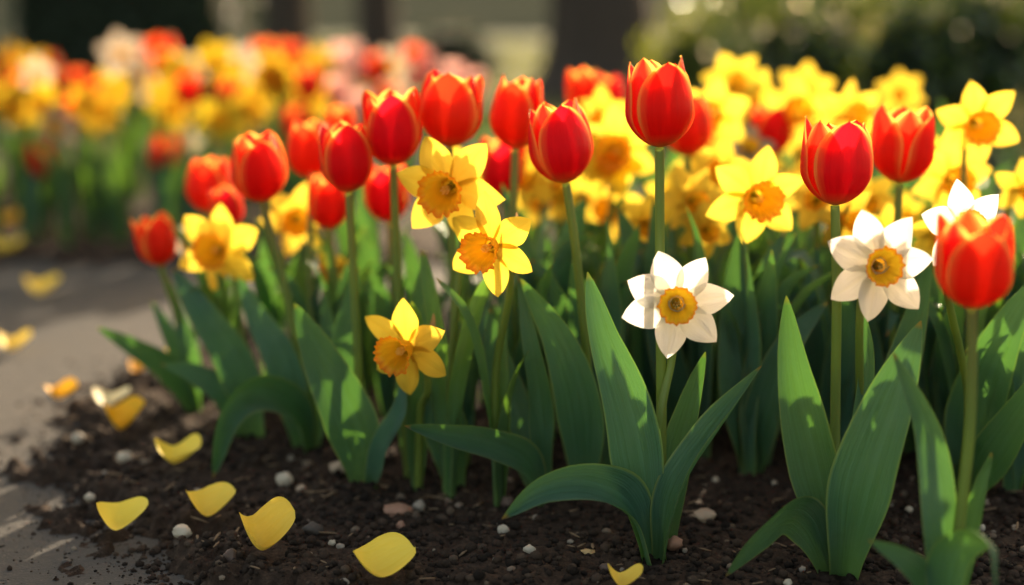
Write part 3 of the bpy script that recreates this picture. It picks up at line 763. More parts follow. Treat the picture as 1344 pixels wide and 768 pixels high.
# blurred daffodils of the near bed: (head, depth, width, face, base, offset, label)
soft = [
 ((289, 326), 1.36, 122, (-.10, -1, .0), (305, 560), 25, 'yellow daffodil beside the lowest red tulip'),
 ((390, 287), 1.48, 100, (.15, -1, -.05), (400, 540), 10, 'yellow daffodil behind the leaning deep red tulip'),
 ((442, 352), 1.42, 74, (-.85, -.6, -.05), (450, 545), 30, 'small yellow daffodil seen side-on between stems'),
 ((1281, 162), 1.30, 116, (.0, -1, -.04), (1275, 580), 40, 'yellow daffodil standing highest against the dark hedge'),
 ((1248, 236), 1.36, 112, (.05, -1, -.05), (1240, 560), 15, 'yellow daffodil just below the highest one by the hedge'),
 ((1342, 248), 1.30, 84, (.2, -1, .0), (1340, 580), 35, 'yellow daffodil cut by the edge of the photo'),
 ((811, 196), 1.45, 120, (.05, -1, .0), (815, 540), 35, 'yellow daffodil between the bowed tulip and the tallest tulip'),
 ((806, 272), 1.52, 92, (-.25, -1, -.2), (806, 530), 20, 'yellow daffodil below another beside the tallest stem'),
 ((762, 252), 1.6, 80, (.3, -1, -.1), (768, 520), 45, 'blurred yellow daffodil right behind the bowed stem'),
 ((712, 258), 1.55, 88, (-.2, -1, -.1), (716, 525), 12, 'blurred yellow daffodil to one side of the bowed tulip'),
 ((796, 366), 1.45, 54, (.2, -1, -.3), (796, 545), 5, 'small orange-yellow daffodil low among the leaves by the largest upright leaf'),
 ((884, 258), 1.55, 80, (.3, -1, -.15), (884, 525), 38, 'blurred yellow daffodil crossed by the tallest stem'),
 ((934, 152), 1.55, 108, (-.05, -1, .0), (930, 520), 22, 'yellow daffodil close behind the tallest tulip cup'),
 ((962, 108), 1.75, 84, (.25, -1, .1), (962, 485), 50, 'topmost blurred daffodil against the olive bush'),
 ((992, 124), 1.85, 62, (.5, -1, -.1), (994, 470), 10, 'small blurred daffodil next to the topmost one'),
 ((928, 214), 1.62, 92, (.2, -1, -.2), (930, 505), 0, 'blurred daffodil under the one behind the tallest tulip'),
 ((1048, 150), 1.62, 96, (-.1, -1, .1), (1048, 505), 30, 'blurred daffodil above the small red tulip among the yellow'),
 ((1114, 150), 1.55, 92, (.05, -1, .1), (1112, 520), 30, 'blurred daffodil right above the fanned red tulip'),
 ((1062, 226), 1.6, 84, (.2, -1, -.1), (1064, 510), 14, 'blurred daffodil beside the fanned tulip, low in the crowd'),
 ((1138, 262), 1.45, 94, (-.1, -1, -.15), (1140, 540), 44, 'blurred daffodil beneath the notched red tulip'),
 ((1182, 284), 1.5, 78, (.25, -1, -.1), (1184, 530), 20, 'blurred daffodil behind the stem of the notched tulip'),
 ((860, 150), 1.9, 70, (0, -1, .1), (862, 465), 20, 'blurred daffodil peeping past the tallest tulip'),
 ((1000, 205), 1.72, 76, (-.3, -1, .0), (1004, 490), 33, 'blurred daffodil behind the middle yellow daffodil'),
]
for i, (h, y, wp, f, bs, off, lab) in enumerate(soft):
    fr_ = random.Random(i + 60); f = (f[0] + fr_.uniform(-.35, .35), f[1], f[2] + fr_.uniform(-.2, .2))
    daffodil(h, y, wp, f, bs, lab, off=off, seed=10 + i, nleaf=5, fine=wp > 90, sheath=False)
daffodil((983, 196), 1.55, 78, (.1, -.8, .6), (980, 520), 'blurred creamy white daffodil among the yellow crowd', off=10, white=True, seed=3, nleaf=4, fine=False)
daffodil((250, 320), 1.50, 60, (-.5, -1, .1), (290, 515), 'blurred white daffodil behind the yellow one beside the lowest tulip', off=10, white=True, seed=4, nleaf=3, fine=False)
bank = 'blurred yellow daffodil in the dense bank behind the front flowers'
brng = random.Random(31)
for i in range(15):
    px = brng.uniform(690, 1190); y = brng.uniform(1.42, 2.1); z = brng.uniform(.225, .305)
    if px < 790: z = brng.uniform(.20, .25)
    p = Vector(((px - 672) / FPX * y, y, z)); d = p - CAM
    daffodil((672 + FPX * d.x / d.dot(FWD), 384 - FPX * d.dot(UP) / d.dot(FWD)), y, brng.uniform(.068, .082) / m_px(y), (brng.uniform(-.7, .7), -1, brng.uniform(-.35, .25)), (px + brng.uniform(-14, 14), 400), bank, off=brng.uniform(0, 60), seed=200 + i, nleaf=3, fine=False, by=y + .02, group='daffodils of the dense bank')
for i, (h, y, wp, lab) in enumerate([  # several of these are added to keep sun off the front leaves
  ((906, 262), 1.32, 96, 'blurred yellow daffodil halfway between the tallest tulip stem and the middle daffodil'), ((944, 226), 1.40, 92, 'blurred yellow daffodil peeping over the petals of the middle daffodil'),
  ((926, 300), 1.30, 80, 'blurred yellow daffodil low above the white daffodil with seven petals'), ((1110, 286), 1.30, 90, 'blurred yellow daffodil added as a sun blocker directly under the cup of the fanned tulip'),
  ((1072, 262), 1.34, 88, 'blurred yellow daffodil added behind the fanned tulip to shade the leaves in front'), ((1160, 306), 1.27, 84, 'blurred yellow daffodil added as a sun blocker above the sideways white daffodil'),
  ((1226, 306), 1.22, 84, 'blurred yellow daffodil added as a sun blocker between the sideways white daffodil and the half hidden one'), ((612, 232), 1.48, 90, 'blurred yellow daffodil added as a sun blocker, hidden behind the large frilled one'), ((846, 292), 1.34, 80, 'blurred yellow daffodil beside the tallest stem, low down')]):
    daffodil(h, y, wp, ((.3, -.3, .1)[i % 3], -1, (-.1, .1, -.2)[i % 3]), (h[0], 400), lab, off=i * 17, seed=260 + i, nleaf=4, fine=False, by=y + .02)
# closed daffodil bud in the greenery
bb = ground_root(gnd(1052, 560)); bud = thing('daffodil_bud', 'yellow-green daffodil bud still closed, low among leaves between white daffodils', 'bud', bb)
bt = at(1057, 345, 1.4) - bb
part('stem', tube_mesh('stem', [Vector((0, 0, 0)), bt * .5, bt], .0035, .0028, M_STEM), bud)
part('bud', tube_mesh('bud', [bt - Vector((0, 0, .004)), bt + Vector((0, -.002, .012)), bt + Vector((.002, -.004, .03))], .0065, .0015, M_BUD, n=10, bulge=.0), bud)
stock_leaves(bud, LEAF_D, 4, 5)

# leafy tulips of the crowd whose flowers do not show
G_LF = 'leafy plants without a bloom in the near bed'
lf = [(985, 622, 4, 'broad leaves in a clump at the foot of the middle yellow daffodil'), (1040, 580, 4, 'clump of green leaves behind the first white daffodil\'s right-hand leaf'),
      (930, 570, 4, 'clump of shaded leaves behind the white daffodil'), (1330, 650, 4, 'tall clump of dark leaves at the very edge beside the nearest tulip'),
      (1300, 585, 4, 'clump of dark leaves behind the nearest tulip'), (840, 560, 4, 'clump of leaves in shade behind the largest upright leaf'),
      (700, 545, 4, 'clump of leaves in shade behind the bowed tulip'), (640, 530, 4, 'clump of leaves under the slender tulip'),
      (470, 540, 4, 'clump of leaves under the low red tulip'), (360, 520, 3, 'clump of leaves behind the arching leaf'),
      (1220, 560, 4, 'clump of leaves under the daffodils by the hedge'), (1110, 560, 4, 'clump of leaves behind the fanned tulip'),
      (560, 540, 4, 'clump of leaves behind the lowest daffodil'), (770, 520, 4, 'clump of leaves in the second row behind the bowed stem'), (1344, 540, 4, 'clump of leaves beneath the cut-off daffodil')]
for i, (px, py, nl, lab) in enumerate(lf):
    p = ground_root(gnd(px, py)); o = thing('tulip_plant', lab, 'plant', p, G_LF)
    stock_leaves(o, LEAF_T, nl, 900 + i, 1.05)
crng = random.Random(11)
for i in range(84):  # added plants, put here to block the sun from the front leaves
    y = 1.2 + crng.random() ** 1.3 * .9; x = crng.uniform(-.24 + (y - 1.3) * .1, .36 * y + .3)
    if x < .02 and (y < 1.45 or i % 2): continue
    o = thing('tulip_plant', 'bloomless leafy plant added deep in the near bed to shade the front leaves', 'plant', (x, y, -.004), G_LF)
    stock_leaves(o, LEAF_T, 4, 1300 + i, 1.15 + .2 * min(1, max(0, y - 1.2) / .6))
def clump(base, label, leaves):
    p = ground_root(gnd(*base)); o = thing('tulip_plant', label, 'plant', p, G_LF)
    for pts, w, ro in leaves: leaf_px(o, p, pts, w, roll=ro, cup=.26)
clump((990, 622), 'two tall blurred leaves crossing low, straight under the middle yellow daffodil', [
    ([(985, 622, 1.215), (970, 520, 1.2), (962, 410, 1.21), (972, 296, 1.23)], 62, 12),
    ([(992, 620, 1.22), (1002, 540, 1.19), (1038, 450, 1.18), (1086, 396, 1.2)], 58, -28), ([(998, 620, 1.23), (1012, 520, 1.25), (1030, 420, 1.27), (1040, 310, 1.3)], 50, -8)])
clump((905, 596), 'broad blurred leaves rising between the tallest tulip and the middle daffodil', [
    ([(900, 596, 1.28), (880, 500, 1.26), (862, 420, 1.27), (838, 330, 1.3)], 58, 20), ([(910, 594, 1.29), (926, 500, 1.28), (930, 400, 1.3), (922, 300, 1.33)], 56, -10),
    ([(905, 590, 1.3), (900, 480, 1.34), (888, 380, 1.38), (880, 290, 1.42)], 52, 5)])
clump((1080, 596), 'broad blurred leaves added behind the fanned tulip to block sun, between the white daffodils', [  # added clump that blocks sun from the leaves in front
    ([(1074, 596, 1.28), (1064, 500, 1.27), (1062, 410, 1.28), (1074, 318, 1.3)], 56, 10), ([(1088, 594, 1.29), (1106, 500, 1.28), (1122, 410, 1.29), (1128, 316, 1.32)], 56, -16),
    ([(1082, 590, 1.3), (1084, 480, 1.34), (1096, 390, 1.37), (1100, 300, 1.4)], 52, 0)])
clump((1200, 600), 'blurred leaves standing between the sideways white daffodil and the nearest tulip', [
    ([(1196, 600, 1.27), (1188, 500, 1.26), (1194, 410, 1.27), (1206, 330, 1.29)], 56, 10), ([(1206, 598, 1.28), (1224, 500, 1.27), (1238, 420, 1.28), (1230, 330, 1.31)], 54, -14)])
pI = ground_root(gnd(1262, 640))
o = thing('tulip_plant', 'broad leaf clump sweeping out of the photo beside the nearest tulip', 'plant', pI, G_LF)
leaf_px(o, pI, [(1262, 640, 1.18), (1280, 540, 1.15), (1312, 450, 1.12), (1362, 360, 1.12)], 84, roll=-25, cup=.2)
leaf_px(o, pI, [(1270, 645, 1.17), (1300, 600, 1.12), (1340, 540, 1.08), (1380, 470, 1.06)], 66, roll=-40, cup=.2)
leaf_px(o, pI, [(1258, 640, 1.2), (1246, 540, 1.2), (1240, 450, 1.2), (1250, 380, 1.22)], 52, roll=10, cup=.25)

# ------------------------------------------------------------------ fallen petals
def fallen(px, py, wpx, az, label, seed, mat, z=0., pitch=0, cupk=1.0):
    p = gnd(px, py, z); s = wpx * m_px(p.y)
    rr = random.Random(seed); V, UV = [], []; nu, nv = 24, 16
    k1, k2 = rr.uniform(.34, .50) * cupk, rr.uniform(.14, .26) * cupk; ed = rr.uniform(0, 6.28); fold = rr.uniform(.05, .12) * rr.choice((-1, 1))
    Rm = Matrix.Rotation(R(az), 3, 'Z') @ Matrix.Rotation(R(pitch), 3, 'X')
    for i in range(nu + 1):
        u = i / nu
        pr = math.sin(math.pi / 2 * u / .52) ** .55 if u < .52 else max(0, 1 - ((u - .52) / .48) ** 2.8) ** .5
        for j in range(nv + 1):
            v = -1 + 2 * j / nv; w = .40 * pr
            x = u - .5; yv = v * w
            lft = max(0, (.40 - u) / .40); rgt = max(0, (u - .40) / .60)
            zz = k1 * 1.25 * lft ** 1.7 + k1 * 1.05 * rgt ** 1.6 + k2 * .75 * (yv / .36) ** 2 * (1.5 if v > 0 else 1.0) + fold * .5 * math.sin(6 * u + ed) * v * abs(v)
            q = Rm @ Vector((x * s * (1.04 - .10 * k1), yv * s, zz * s)); V.append(tuple(q)); UV.append((j / nv, .45 + .55 * u))
    me = mesh_data('fallen_petal', V, grid_faces(nu, nv), mat, UV)
    zmin = min(v[2] for v in V)
    if z == 0.: z = float(soil_z(np.array([p.x]), np.array([p.y]), np.array([.2]))[0]) + .001
    return single('fallen_petal', me, label, 'petal', 'fallen petals', (p.x, p.y, z + .0035 - zmin))
def fp_mat(name, a, b):
    return daff_mat(name, a, b, tuple(min(1, c * .97) for c in a), .02, .2, .25)
M_FP = fp_mat('fallen_yellow_petal', (.97, .66, .06), (.97, .74, .15)); M_FO = fp_mat('fallen_orange_petal', (.85, .42, .015), (.86, .5, .03)); M_FC = fp_mat('fallen_cream_petal', (.72, .62, .36), (.78, .70, .48))
fallen(503, 758, 88, 20, 'yellow fallen petal lying nearest the viewer, flat like a spoon', 1, M_FP, pitch=14)
fallen(348, 730, 80, 24, 'yellow fallen petal curled up like a cup, next to a dark brown pebble', 2, M_FP, pitch=20, cupk=1.35)
fallen(278, 678, 68, 18, 'folded yellow fallen petal between the cupped one and the grey white stone', 3, M_FP, pitch=12, cupk=1.2)
fallen(164, 690, 70, 5, 'yellow fallen petal at the soil edge, above the white pebble', 4, M_FP, pitch=16, cupk=1.1)
fallen(236, 616, 62, 10, 'yellow fallen petal in the shade, its tip turned up, past the shadow edge', 5, M_FP, pitch=6)
fallen(163, 568, 58, 28, 'bright orange-yellow fallen petal in the sun near the cream one', 6, M_FO, pitch=8, cupk=1.3)
fallen(148, 534, 50, 0, 'pale cream fallen petal on the sunlit soil', 7, M_FC, pitch=5)
fallen(82, 526, 44, 12, 'orange fallen petal where the soil meets the sunlit path', 8, M_FO, pitch=6)
fallen(184, 492, 30, -30, 'small orange fallen petal under the outermost leaf tip', 9, M_FO, pitch=7)
fallen(217, 476, 26, 40, 'small yellow fallen petal behind the outermost leaf', 10, M_FP, pitch=7)
fallen(20, 462, 46, 0, 'yellow fallen petal on the bare path at the shade line', 11, M_FP, z=-.016, pitch=8)
fallen(57, 388, 46, 10, 'blurred yellow fallen petal in the middle of the shaded path', 12, M_FP, z=-.016, pitch=8)
fallen(12, 334, 42, 0, 'blurred dull yellow petal at the border of the far bed', 13, M_FP, z=-.010, pitch=8)
fallen(16, 297, 42, 0, 'blurred amber petal lying on the soil of the far bed', 14, M_FO, z=0., pitch=8)
fallen(820, 778, 50, 0, 'yellow fallen petal just reaching into the bottom edge', 15, M_FP, pitch=6)

# ------------------------------------------------------------------ pebbles
PB = ico_variants(8, 3, .34, 4.2)
peb_m = {}
def pmat(kind):
    cols = dict(white=((.40, .33, .26), (.50, .43, .35)), grey=((.21, .17, .14), (.31, .265, .225)), tan=((.34, .24, .17), (.44, .33, .25)), brown=((.075, .048, .04), (.13, .085, .07)), red=((.26, .13, .09), (.36, .20, .14)), dark=((.04, .033, .03), (.08, .065, .06)), straw=((.42, .27, .12), (.5, .34, .17)))
    if kind not in peb_m: peb_m[kind] = plain(kind + '_pebble', cols[kind][0], .6, 220, cols[kind][1], .4, .001)
    return peb_m[kind]
pebbles = [
 (239, 702, 26, .75, 'white', 'smooth white pebble below the petal at the soil edge'), (164, 604, 21, .85, 'white', 'white-grey pebble beside the petal past the shadow edge'),
 (102, 578, 15, .9, 'white', 'small whitish pebble on the sunlit soil edge'), (118, 655, 13, .9, 'white', 'small white pebble just above the petal at the soil edge'),
 (373, 635, 23, 1., 'white', 'rounded grey-white stone below the arching leaf tip'), (395, 644, 14, .8, 'tan', 'small tan pebble touching the rounded grey-white stone'),
 (303, 735, 21, 1., 'brown', 'dark brown pebble beside the cupped yellow petal'), (358, 666, 15, .8, 'grey', 'grey pebble just above the cupped yellow petal'),
 (259, 648, 13, .8, 'grey', 'small grey pebble touching the top of the folded petal'), (310, 708, 11, .8, 'white', 'tiny white pebble under the lip of the cupped petal'),
 (447, 618, 30, .6, 'tan', 'flat tan pebble at the foot of the wide twisted leaf'), (411, 699, 26, .75, 'dark', 'dark oval stone between the cupped petal and the elongated pebble'),
 (522, 673, 40, .42, 'red', 'long reddish pebble above the petal nearest the viewer'), (550, 668, 18, .95, 'grey', 'grey pebble leaning against the end of the long reddish one'),
 (526, 692, 12, 1., 'red', 'tiny orange-brown pebble just under the long reddish one'), (436, 714, 10, .8, 'white', 'tiny white pebble near the dark oval stone'),
 (447, 719, 12, .7, 'grey', 'tiny grey pebble near the dark oval stone'), (406, 730, 11, .7, 'tan', 'tiny tan pebble straight below the dark oval stone'),
 (660, 699, 15, .95, 'white', 'round white pebble under the browned tip of the low arching leaf'), (695, 725, 16, .9, 'white', 'white pebble set a little nearer than the one under the leaf tip'),
 (925, 681, 32, .6, 'tan', 'smooth beige pebble alone on dark soil between the two front clumps'), (885, 717, 24, .8, 'red', 'reddish brown lump of stone at the foot of the tallest tulip'),
 (772, 725, 20, .3, 'straw', 'pale chip of bark below the low arching leaf'), (666, 662, 19, .8, 'brown', 'brown pebble hidden under the low arching leaf'),
 (733, 562, 16, .9, 'tan', 'blurred tan pebble in the gap behind the bowed tulip leaves'), (939, 632, 10, .9, 'white', 'small white pebble at the foot of the middle clump'),
 (1015, 638, 10, .9, 'white', 'small pale pebble between middle clump and fanned tulip leaf'), (1184, 584, 18, .8, 'tan', 'bright tan pebble in the sunlit gap behind the widest leaf'),
 (1193, 671, 11, .9, 'white', 'small white pebble beyond the widest leaf'), (1053, 749, 10, .9, 'grey', 'tiny grey pebble below the drooping grey-green leaf'),
 (1034, 767, 13, .8, 'white', 'white pebble at the bottom edge below the drooping leaf'), (1288, 695, 11, .9, 'white', 'pale pebble behind the stem of the nearest tulip'),
 (1334, 697, 15, .8, 'grey', 'grey pebble at the edge beyond the nearest tulip'), (795, 747, 17, .7, 'brown', 'brown pebble at the bottom beside the chip of bark'),
 (452, 766, 14, .7, 'grey', 'pale grey pebble beside the petal nearest the viewer'), (116, 748, 22, .55, 'dark', 'dark flat stone on the shaded paving'), (86, 714, 14, .6, 'dark', 'small dark stone on the paving near the light streaks')]
for i, (px, py, wp, asp, kind, lab) in enumerate(pebbles):
    p = gnd(px, py); s = wp * m_px(p.y) / 2
    onpath = px < 120 and py > 700
    V, F = PB[i % len(PB)]
    me = np_mesh('pebble', V * np.array([s, s * .8, s * asp]), F, pmat(kind))
    single('pebble', me, lab, 'pebble', 'pebbles on the soil', (p.x, p.y, (-.016 if onpath else 0) + s * asp * .45), (0, 0, rng.uniform(-.5, .5)))

# ------------------------------------------------------------------ the far bed
G_FAR = 'flowers of the far bed'
def far_flower(px, py, y, kind, label, wpx=None, seed=0):
    rr = random.Random(seed); c = at(px, py, y); b = Vector((c.x + rr.uniform(-.03, .03), y + rr.uniform(-.02, .02), -.004))
    size = {'red': .062, 'pink': .064, 'yellow': .044, 'white': .044}[kind] * rr.uniform(.92, 1.1)
    if wpx: size = wpx * m_px(y) * (.5 if kind in ('yellow', 'white') else 1.3)
    nm = {'red': 'tulip', 'pink': 'tulip', 'yellow': 'daffodil', 'white': 'white_daffodil'}[kind]
    root = thing(nm, label, 'tulip' if nm == 'tulip' else 'daffodil', b, {'red': 'red tulips of the far bed', 'pink': 'pale pink tulips of the far bed', 'yellow': 'yellow daffodils of the far bed', 'white': 'white daffodils of the far bed'}[kind])
    loc = c - b
    if kind in ('red', 'pink'):
        loc = loc - Vector((0, 0, size * .5))
        me = rr.choice(BLOOM_RED if kind == 'red' else BLOOM_PINK)
        M = Matrix.Translation(loc) @ Matrix.Rotation(rr.uniform(-.12, .12), 4, 'Y') @ Matrix.Rotation(rr.uniform(0, 6.28), 4, 'Z') @ Matrix.Scale(size, 4)
        part('stem', STEM_UNIT, root, Matrix.Diagonal((1, 1, loc.z, 1)) @ Matrix.Identity(4)).matrix_local = shear(loc)
        stock, nl = LEAF_T, 3
    else:
        me = rr.choice(BLOOM_YEL if kind == 'yellow' else BLOOM_WHT)
        f = (rr.uniform(-.5, .5), -1, rr.uniform(-.25, .15))
        M = Matrix.Translation(loc) @ face_matrix(f) @ Matrix.Rotation(rr.uniform(0, 6.28), 4, 'Z') @ Matrix.Scale(size, 4)
        part('stem', STEM_UNIT, root, shear(loc - Vector(f).normalized() * .012))
        stock, nl = LEAF_D, 4
    part('bloom', me, root, M)
    stock_leaves(root, stock, nl, seed * 3 + 1, rr.uniform(.95, 1.15))
STEM_UNIT = tube_mesh('stem', [Vector((0, 0, 0)), Vector((0, 0, .5)), Vector((0, 0, 1))], .0038, .0032, M_STEM, n=4, k=6)
def shear(loc):        # straight stem from the root to loc
    L = loc.length
    return loc.to_track_quat('Z', 'Y').to_matrix().to_4x4() @ Matrix.Diagonal((1, 1, L, 1))
named = [
 (290, 156, 2.5, 'yellow', 70, 'blurred yellow daffodil, clearest star of the far bed, above the tulip with orange tips'),
 (75, 166, 2.5, 'white', 66, 'blurred white daffodil with a yellow cup, in the far bed by its outer end'),
 (212, 200, 2.5, 'red', 38, 'blurred pinkish red tulip standing low in the far bed above the path'),
 (55, 210, 2.55, 'red', 36, 'blurred dark red tulip lowest in the far bed, beneath the white daffodil'),
 (240, 146, 2.6, 'red', 32, 'blurred red tulip next to the clearest yellow star of the far bed'),
 (130, 120, 2.55, 'red', 26, 'blurred narrow crimson tulip between yellow daffodils of the far bed'),
 (126, 152, 2.6, 'red', 28, 'blurred crimson tulip below the narrow one in the far bed'),
 (20, 132, 2.6, 'yellow', 62, 'blurred golden daffodil at the outer end of the far bed'),
 (245, 190, 2.6, 'white', 52, 'blurred whitish daffodil beside the low pinkish red tulip'),
 (160, 72, 3.1, 'white', 66, 'blurred cream daffodil rising highest against the tall dark hedge'),
 (246, 92, 3.0, 'white', 60, 'blurred cream daffodil next to the tall golden one of the far bed'),
 (282, 82, 3.1, 'yellow', 66, 'blurred tall golden daffodil at the corner of the dark hedge'),
 (420, 126, 2.9, 'yellow', 60, 'blurred round yellow daffodil between orange tulips and pink tulips'),
 (392, 165, 2.7, 'red', 44, 'blurred red tulip at the end of the far bed behind the orange ones'),
 (455, 84, 3.5, 'pink', 46, 'blurred pale pink tulip, biggest of the pink row in front of the dark trunk'),
 (546, 92, 3.5, 'pink', 44, 'blurred pale pink tulip in front of the dome bush'),
 (500, 96, 3.8, 'pink', 36, 'blurred pale pink tulip midway along the pink row'),
 (592, 104, 3.4, 'pink', 36, 'blurred pale pink tulip ending the pink row above the broad red tulip'),
 (622, 112, 3.6, 'pink', 30, 'small blurred pink tulip past the end of the pink row'),
 (212, 76, 3.3, 'red', 44, 'blurred red tulip against the middle of the tall dark hedge'),
 (346, 82, 3.4, 'red', 44, 'blurred orange-red tulip below the brown trunk'),
 (378, 82, 3.5, 'red', 44, 'blurred orange-red tulip below the brown trunk, nearer the pink row'),
 (25, 98, 3.3, 'red', 46, 'blurred orange-red tulip below the round dark shrub at the edge'),
 (62, 100, 3.4, 'red', 44, 'blurred orange-red tulip at the near corner of the tall hedge')]
for i, (px, py, y, k, wp, lab) in enumerate(named): far_flower(px, py, y, k, lab, wp, seed=500 + i)
shared = {'red': 'blurred red tulip in the crowded middle of the far bed', 'yellow': 'blurred yellow daffodil in the crowded middle of the far bed', 'white': 'blurred pale daffodil in the crowded middle of the far bed', 'pink': 'blurred pink tulip at the back of the far bed'}
frng = random.Random(21)
for i in range(18):  # extra flowers added to lengthen the shade on the path
    y = frng.uniform(2.47, 2.68); x = frng.uniform(-1.55, -.35); k = frng.choices(['red', 'yellow', 'white'], [.3, .55, .15])[0]
    p = Vector((x, y, frng.uniform(.20, .28))); d = p - CAM
    far_flower(672 + FPX * d.x / d.dot(FWD), 384 - FPX * d.dot(UP) / d.dot(FWD), y, k, {'red': 'blurred red tulip added along the front border of the far bed to shade the path', 'yellow': 'blurred yellow daffodil added along the front border of the far bed to shade the path', 'white': 'blurred pale daffodil added along the front border of the far bed to shade the path'}[k], None, seed=900 + i)
for i in range(54):
    y = frng.uniform(2.55, 3.5); px = frng.uniform(-160, 470 + (y - 2.5) * 120)
    h = frng.uniform(.225, .30) + .006 * (y - 2.5)
    p = Vector(((px - 672) / FPX * y * 1.0, y, h))
    d = p - CAM; py = 384 - FPX * d.dot(UP) / d.dot(FWD); pxx = 672 + FPX * d.x / d.dot(FWD)
    k = frng.choices(['red', 'yellow', 'white', 'pink'], [.27, .60, .06, 0 if px < 430 else .6])[0]
    far_flower(pxx, py, y, k, shared[k], None, seed=700 + i)

# ------------------------------------------------------------------ background: wall, trees, hedges, lawn
def stone_wall():
    m, nt, p, out = new_mat('wall_stone'); T = NT(nt)
    obj = T.n('ShaderNodeTexCoord').outputs['Object']
    br = T.n('ShaderNodeTexBrick'); T.l(T.mapped(obj, (1, 1, 1)), br.inputs['Vector'])
    mp = T.n('ShaderNodeMapping'); mp.inputs['Rotation'].default_value = (R(90), 0, 0); T.l(obj, mp.inputs['Vector']); T.l(mp.outputs[0], br.inputs['Vector'])
    br.inputs['Scale'].default_value = 3; br.inputs['Color1'].default_value = (.36, .28, .17, 1); br.inputs['Color2'].default_value = (.29, .225, .14, 1); br.inputs['Mortar'].default_value = (.25, .2, .13, 1)
    T.l(T.mix(T.noise(2, 4, obj), br.outputs[0], (.27, .22, .13)), p.inputs['Base Color']); p.inputs['Roughness'].default_value = .9
    T.l(T.bump(br.outputs[1], .6, .01), p.inputs['Normal']); return m
import bmesh
def box_me(name, boxes, mat, bev=.01):
    bm = bmesh.new()
    for (x0, x1, y0, y1, z0, z1) in boxes:
        r = bmesh.ops.create_cube(bm, size=1)
        for v in r['verts']: v.co = Vector(((x0 + x1) / 2 + v.co.x * (x1 - x0), (y0 + y1) / 2 + v.co.y * (y1 - y0), (z0 + z1) / 2 + v.co.z * (z1 - z0)))
    bmesh.ops.bevel(bm, geom=bm.edges[:], offset=bev, segments=1, affect='EDGES')
    me = bpy.data.meshes.new(name); bm.to_mesh(me); bm.free(); me.materials.append(mat); return me
MW = stone_wall()
wl = thing('garden_wall', 'tall grey-brown stone garden wall, a blur behind the lawn and the trees', 'wall', (0, 40, -.03))
part('wall', box_me('wall', [(-45, 45, 0, .6, 0, 3.0)], MW), wl)
part('coping', box_me('coping', [(-45.1, 45.1, -.06, .66, 3.003, 3.14)], MW), wl)

def leaf_cloud(centres, radii, n, size, shell=.55, seed=0, box=False):
    """many small leaf quads through ellipsoids (or boxes)"""
    g = np.random.default_rng(seed); Vs = []
    w = np.array([r[0] * r[1] * r[2] for r in radii]); w = w / w.sum()
    for c, r, k in zip(centres, radii, (w * n).astype(int)):
        if box:
            q = g.uniform(-1, 1, (k, 3)); ax = g.integers(0, 3, k); sg = np.sign(q[np.arange(k), ax]); q[np.arange(k), ax] = sg * g.uniform(.8, 1.03, k)
        else:
            q = g.normal(size=(k, 3)); q /= np.linalg.norm(q, axis=1)[:, None]; q *= (g.uniform(shell, 1.05, k) + .10 * np.sin(q[:, 0] * 9 + q[:, 2] * 7))[:, None]
        Vs.append(q * np.array(r) + np.array(c))
    P = np.concatenate(Vs); k = len(P)
    a = g.normal(size=(k, 3)); a /= np.linalg.norm(a, axis=1)[:, None]
    b = np.cross(a, g.normal(size=(k, 3))); b /= np.linalg.norm(b, axis=1)[:, None]
    s = size * g.uniform(.6, 1.3, k)[:, None]
    V = np.stack([P - a * s, P - b * s * .5, P + a * s, P + b * s * .5], 1).reshape(-1, 3)
    V[:, 2] = np.maximum(V[:, 2], -.02 - 0 * V[:, 2])
    return V, np.arange(len(V)).reshape(-1, 4)
def blob_core(centres, radii, mat, k=.82):  # added dark filler that stops light passing through the foliage
    bm = bmesh.new()
    for c, r in zip(centres, radii):
        res = bmesh.ops.create_icosphere(bm, subdivisions=3, radius=1)
        for v in res['verts']:
            s = 1 + .12 * noise.noise(v.co * 2.5 + Vector(c)); v.co = Vector((v.co.x * r[0] * k * s + c[0], v.co.y * r[1] * k * s + c[1], max(-.02, v.co.z * r[2] * k * s + c[2])))
    me = bpy.data.meshes.new('added_core'); bm.to_mesh(me); bm.free(); me.materials.append(mat); return me
def shrub(name, label, cat, loc, centres, radii, n, size, mat, seed, group=None, k=.82):
    o = thing(name, label, cat, loc, group)
    V, F = leaf_cloud(centres, radii, n, size, seed=seed)
    part('foliage', np_mesh('foliage', V, F, mat, False), o)
    part('added_core', blob_core(centres, radii, M_CORE, k), o)
    return o
# big dark hedge on the right: several swelling lobes
hc, hr = [], []
hrng = random.Random(3)
for i in range(15):
    x = .25 + i * .27 + hrng.uniform(-.06, .06)
    hc.append((x, hrng.uniform(-.15, .15), .26 + hrng.uniform(-.04, .04))); hr.append((.36, .34, .36 + hrng.uniform(0, .12)))
shrub('hedge', 'long dark evergreen hedge behind the daffodils with sun glints on its leaves', 'hedge', (.75, 4.75, -.02), hc, hr, 22000, .024, M_HEDGE, 5, k=.45)
# olive bush lit from behind, in front of the hedge's end
shrub('bush', 'sunlit olive-green bush between the tree trunk and the dark hedge', 'bush', (1.02, 6.2, -.02), [(0, 0, .30), (.25, .1, .38), (-.22, .1, .22), (.1, 0, .6)], [(.34, .34, .34), (.36, .34, .42), (.26, .26, .24), (.3, .3, .3)], 7000, .022, M_LIGHTBUSH, 8, k=.55)
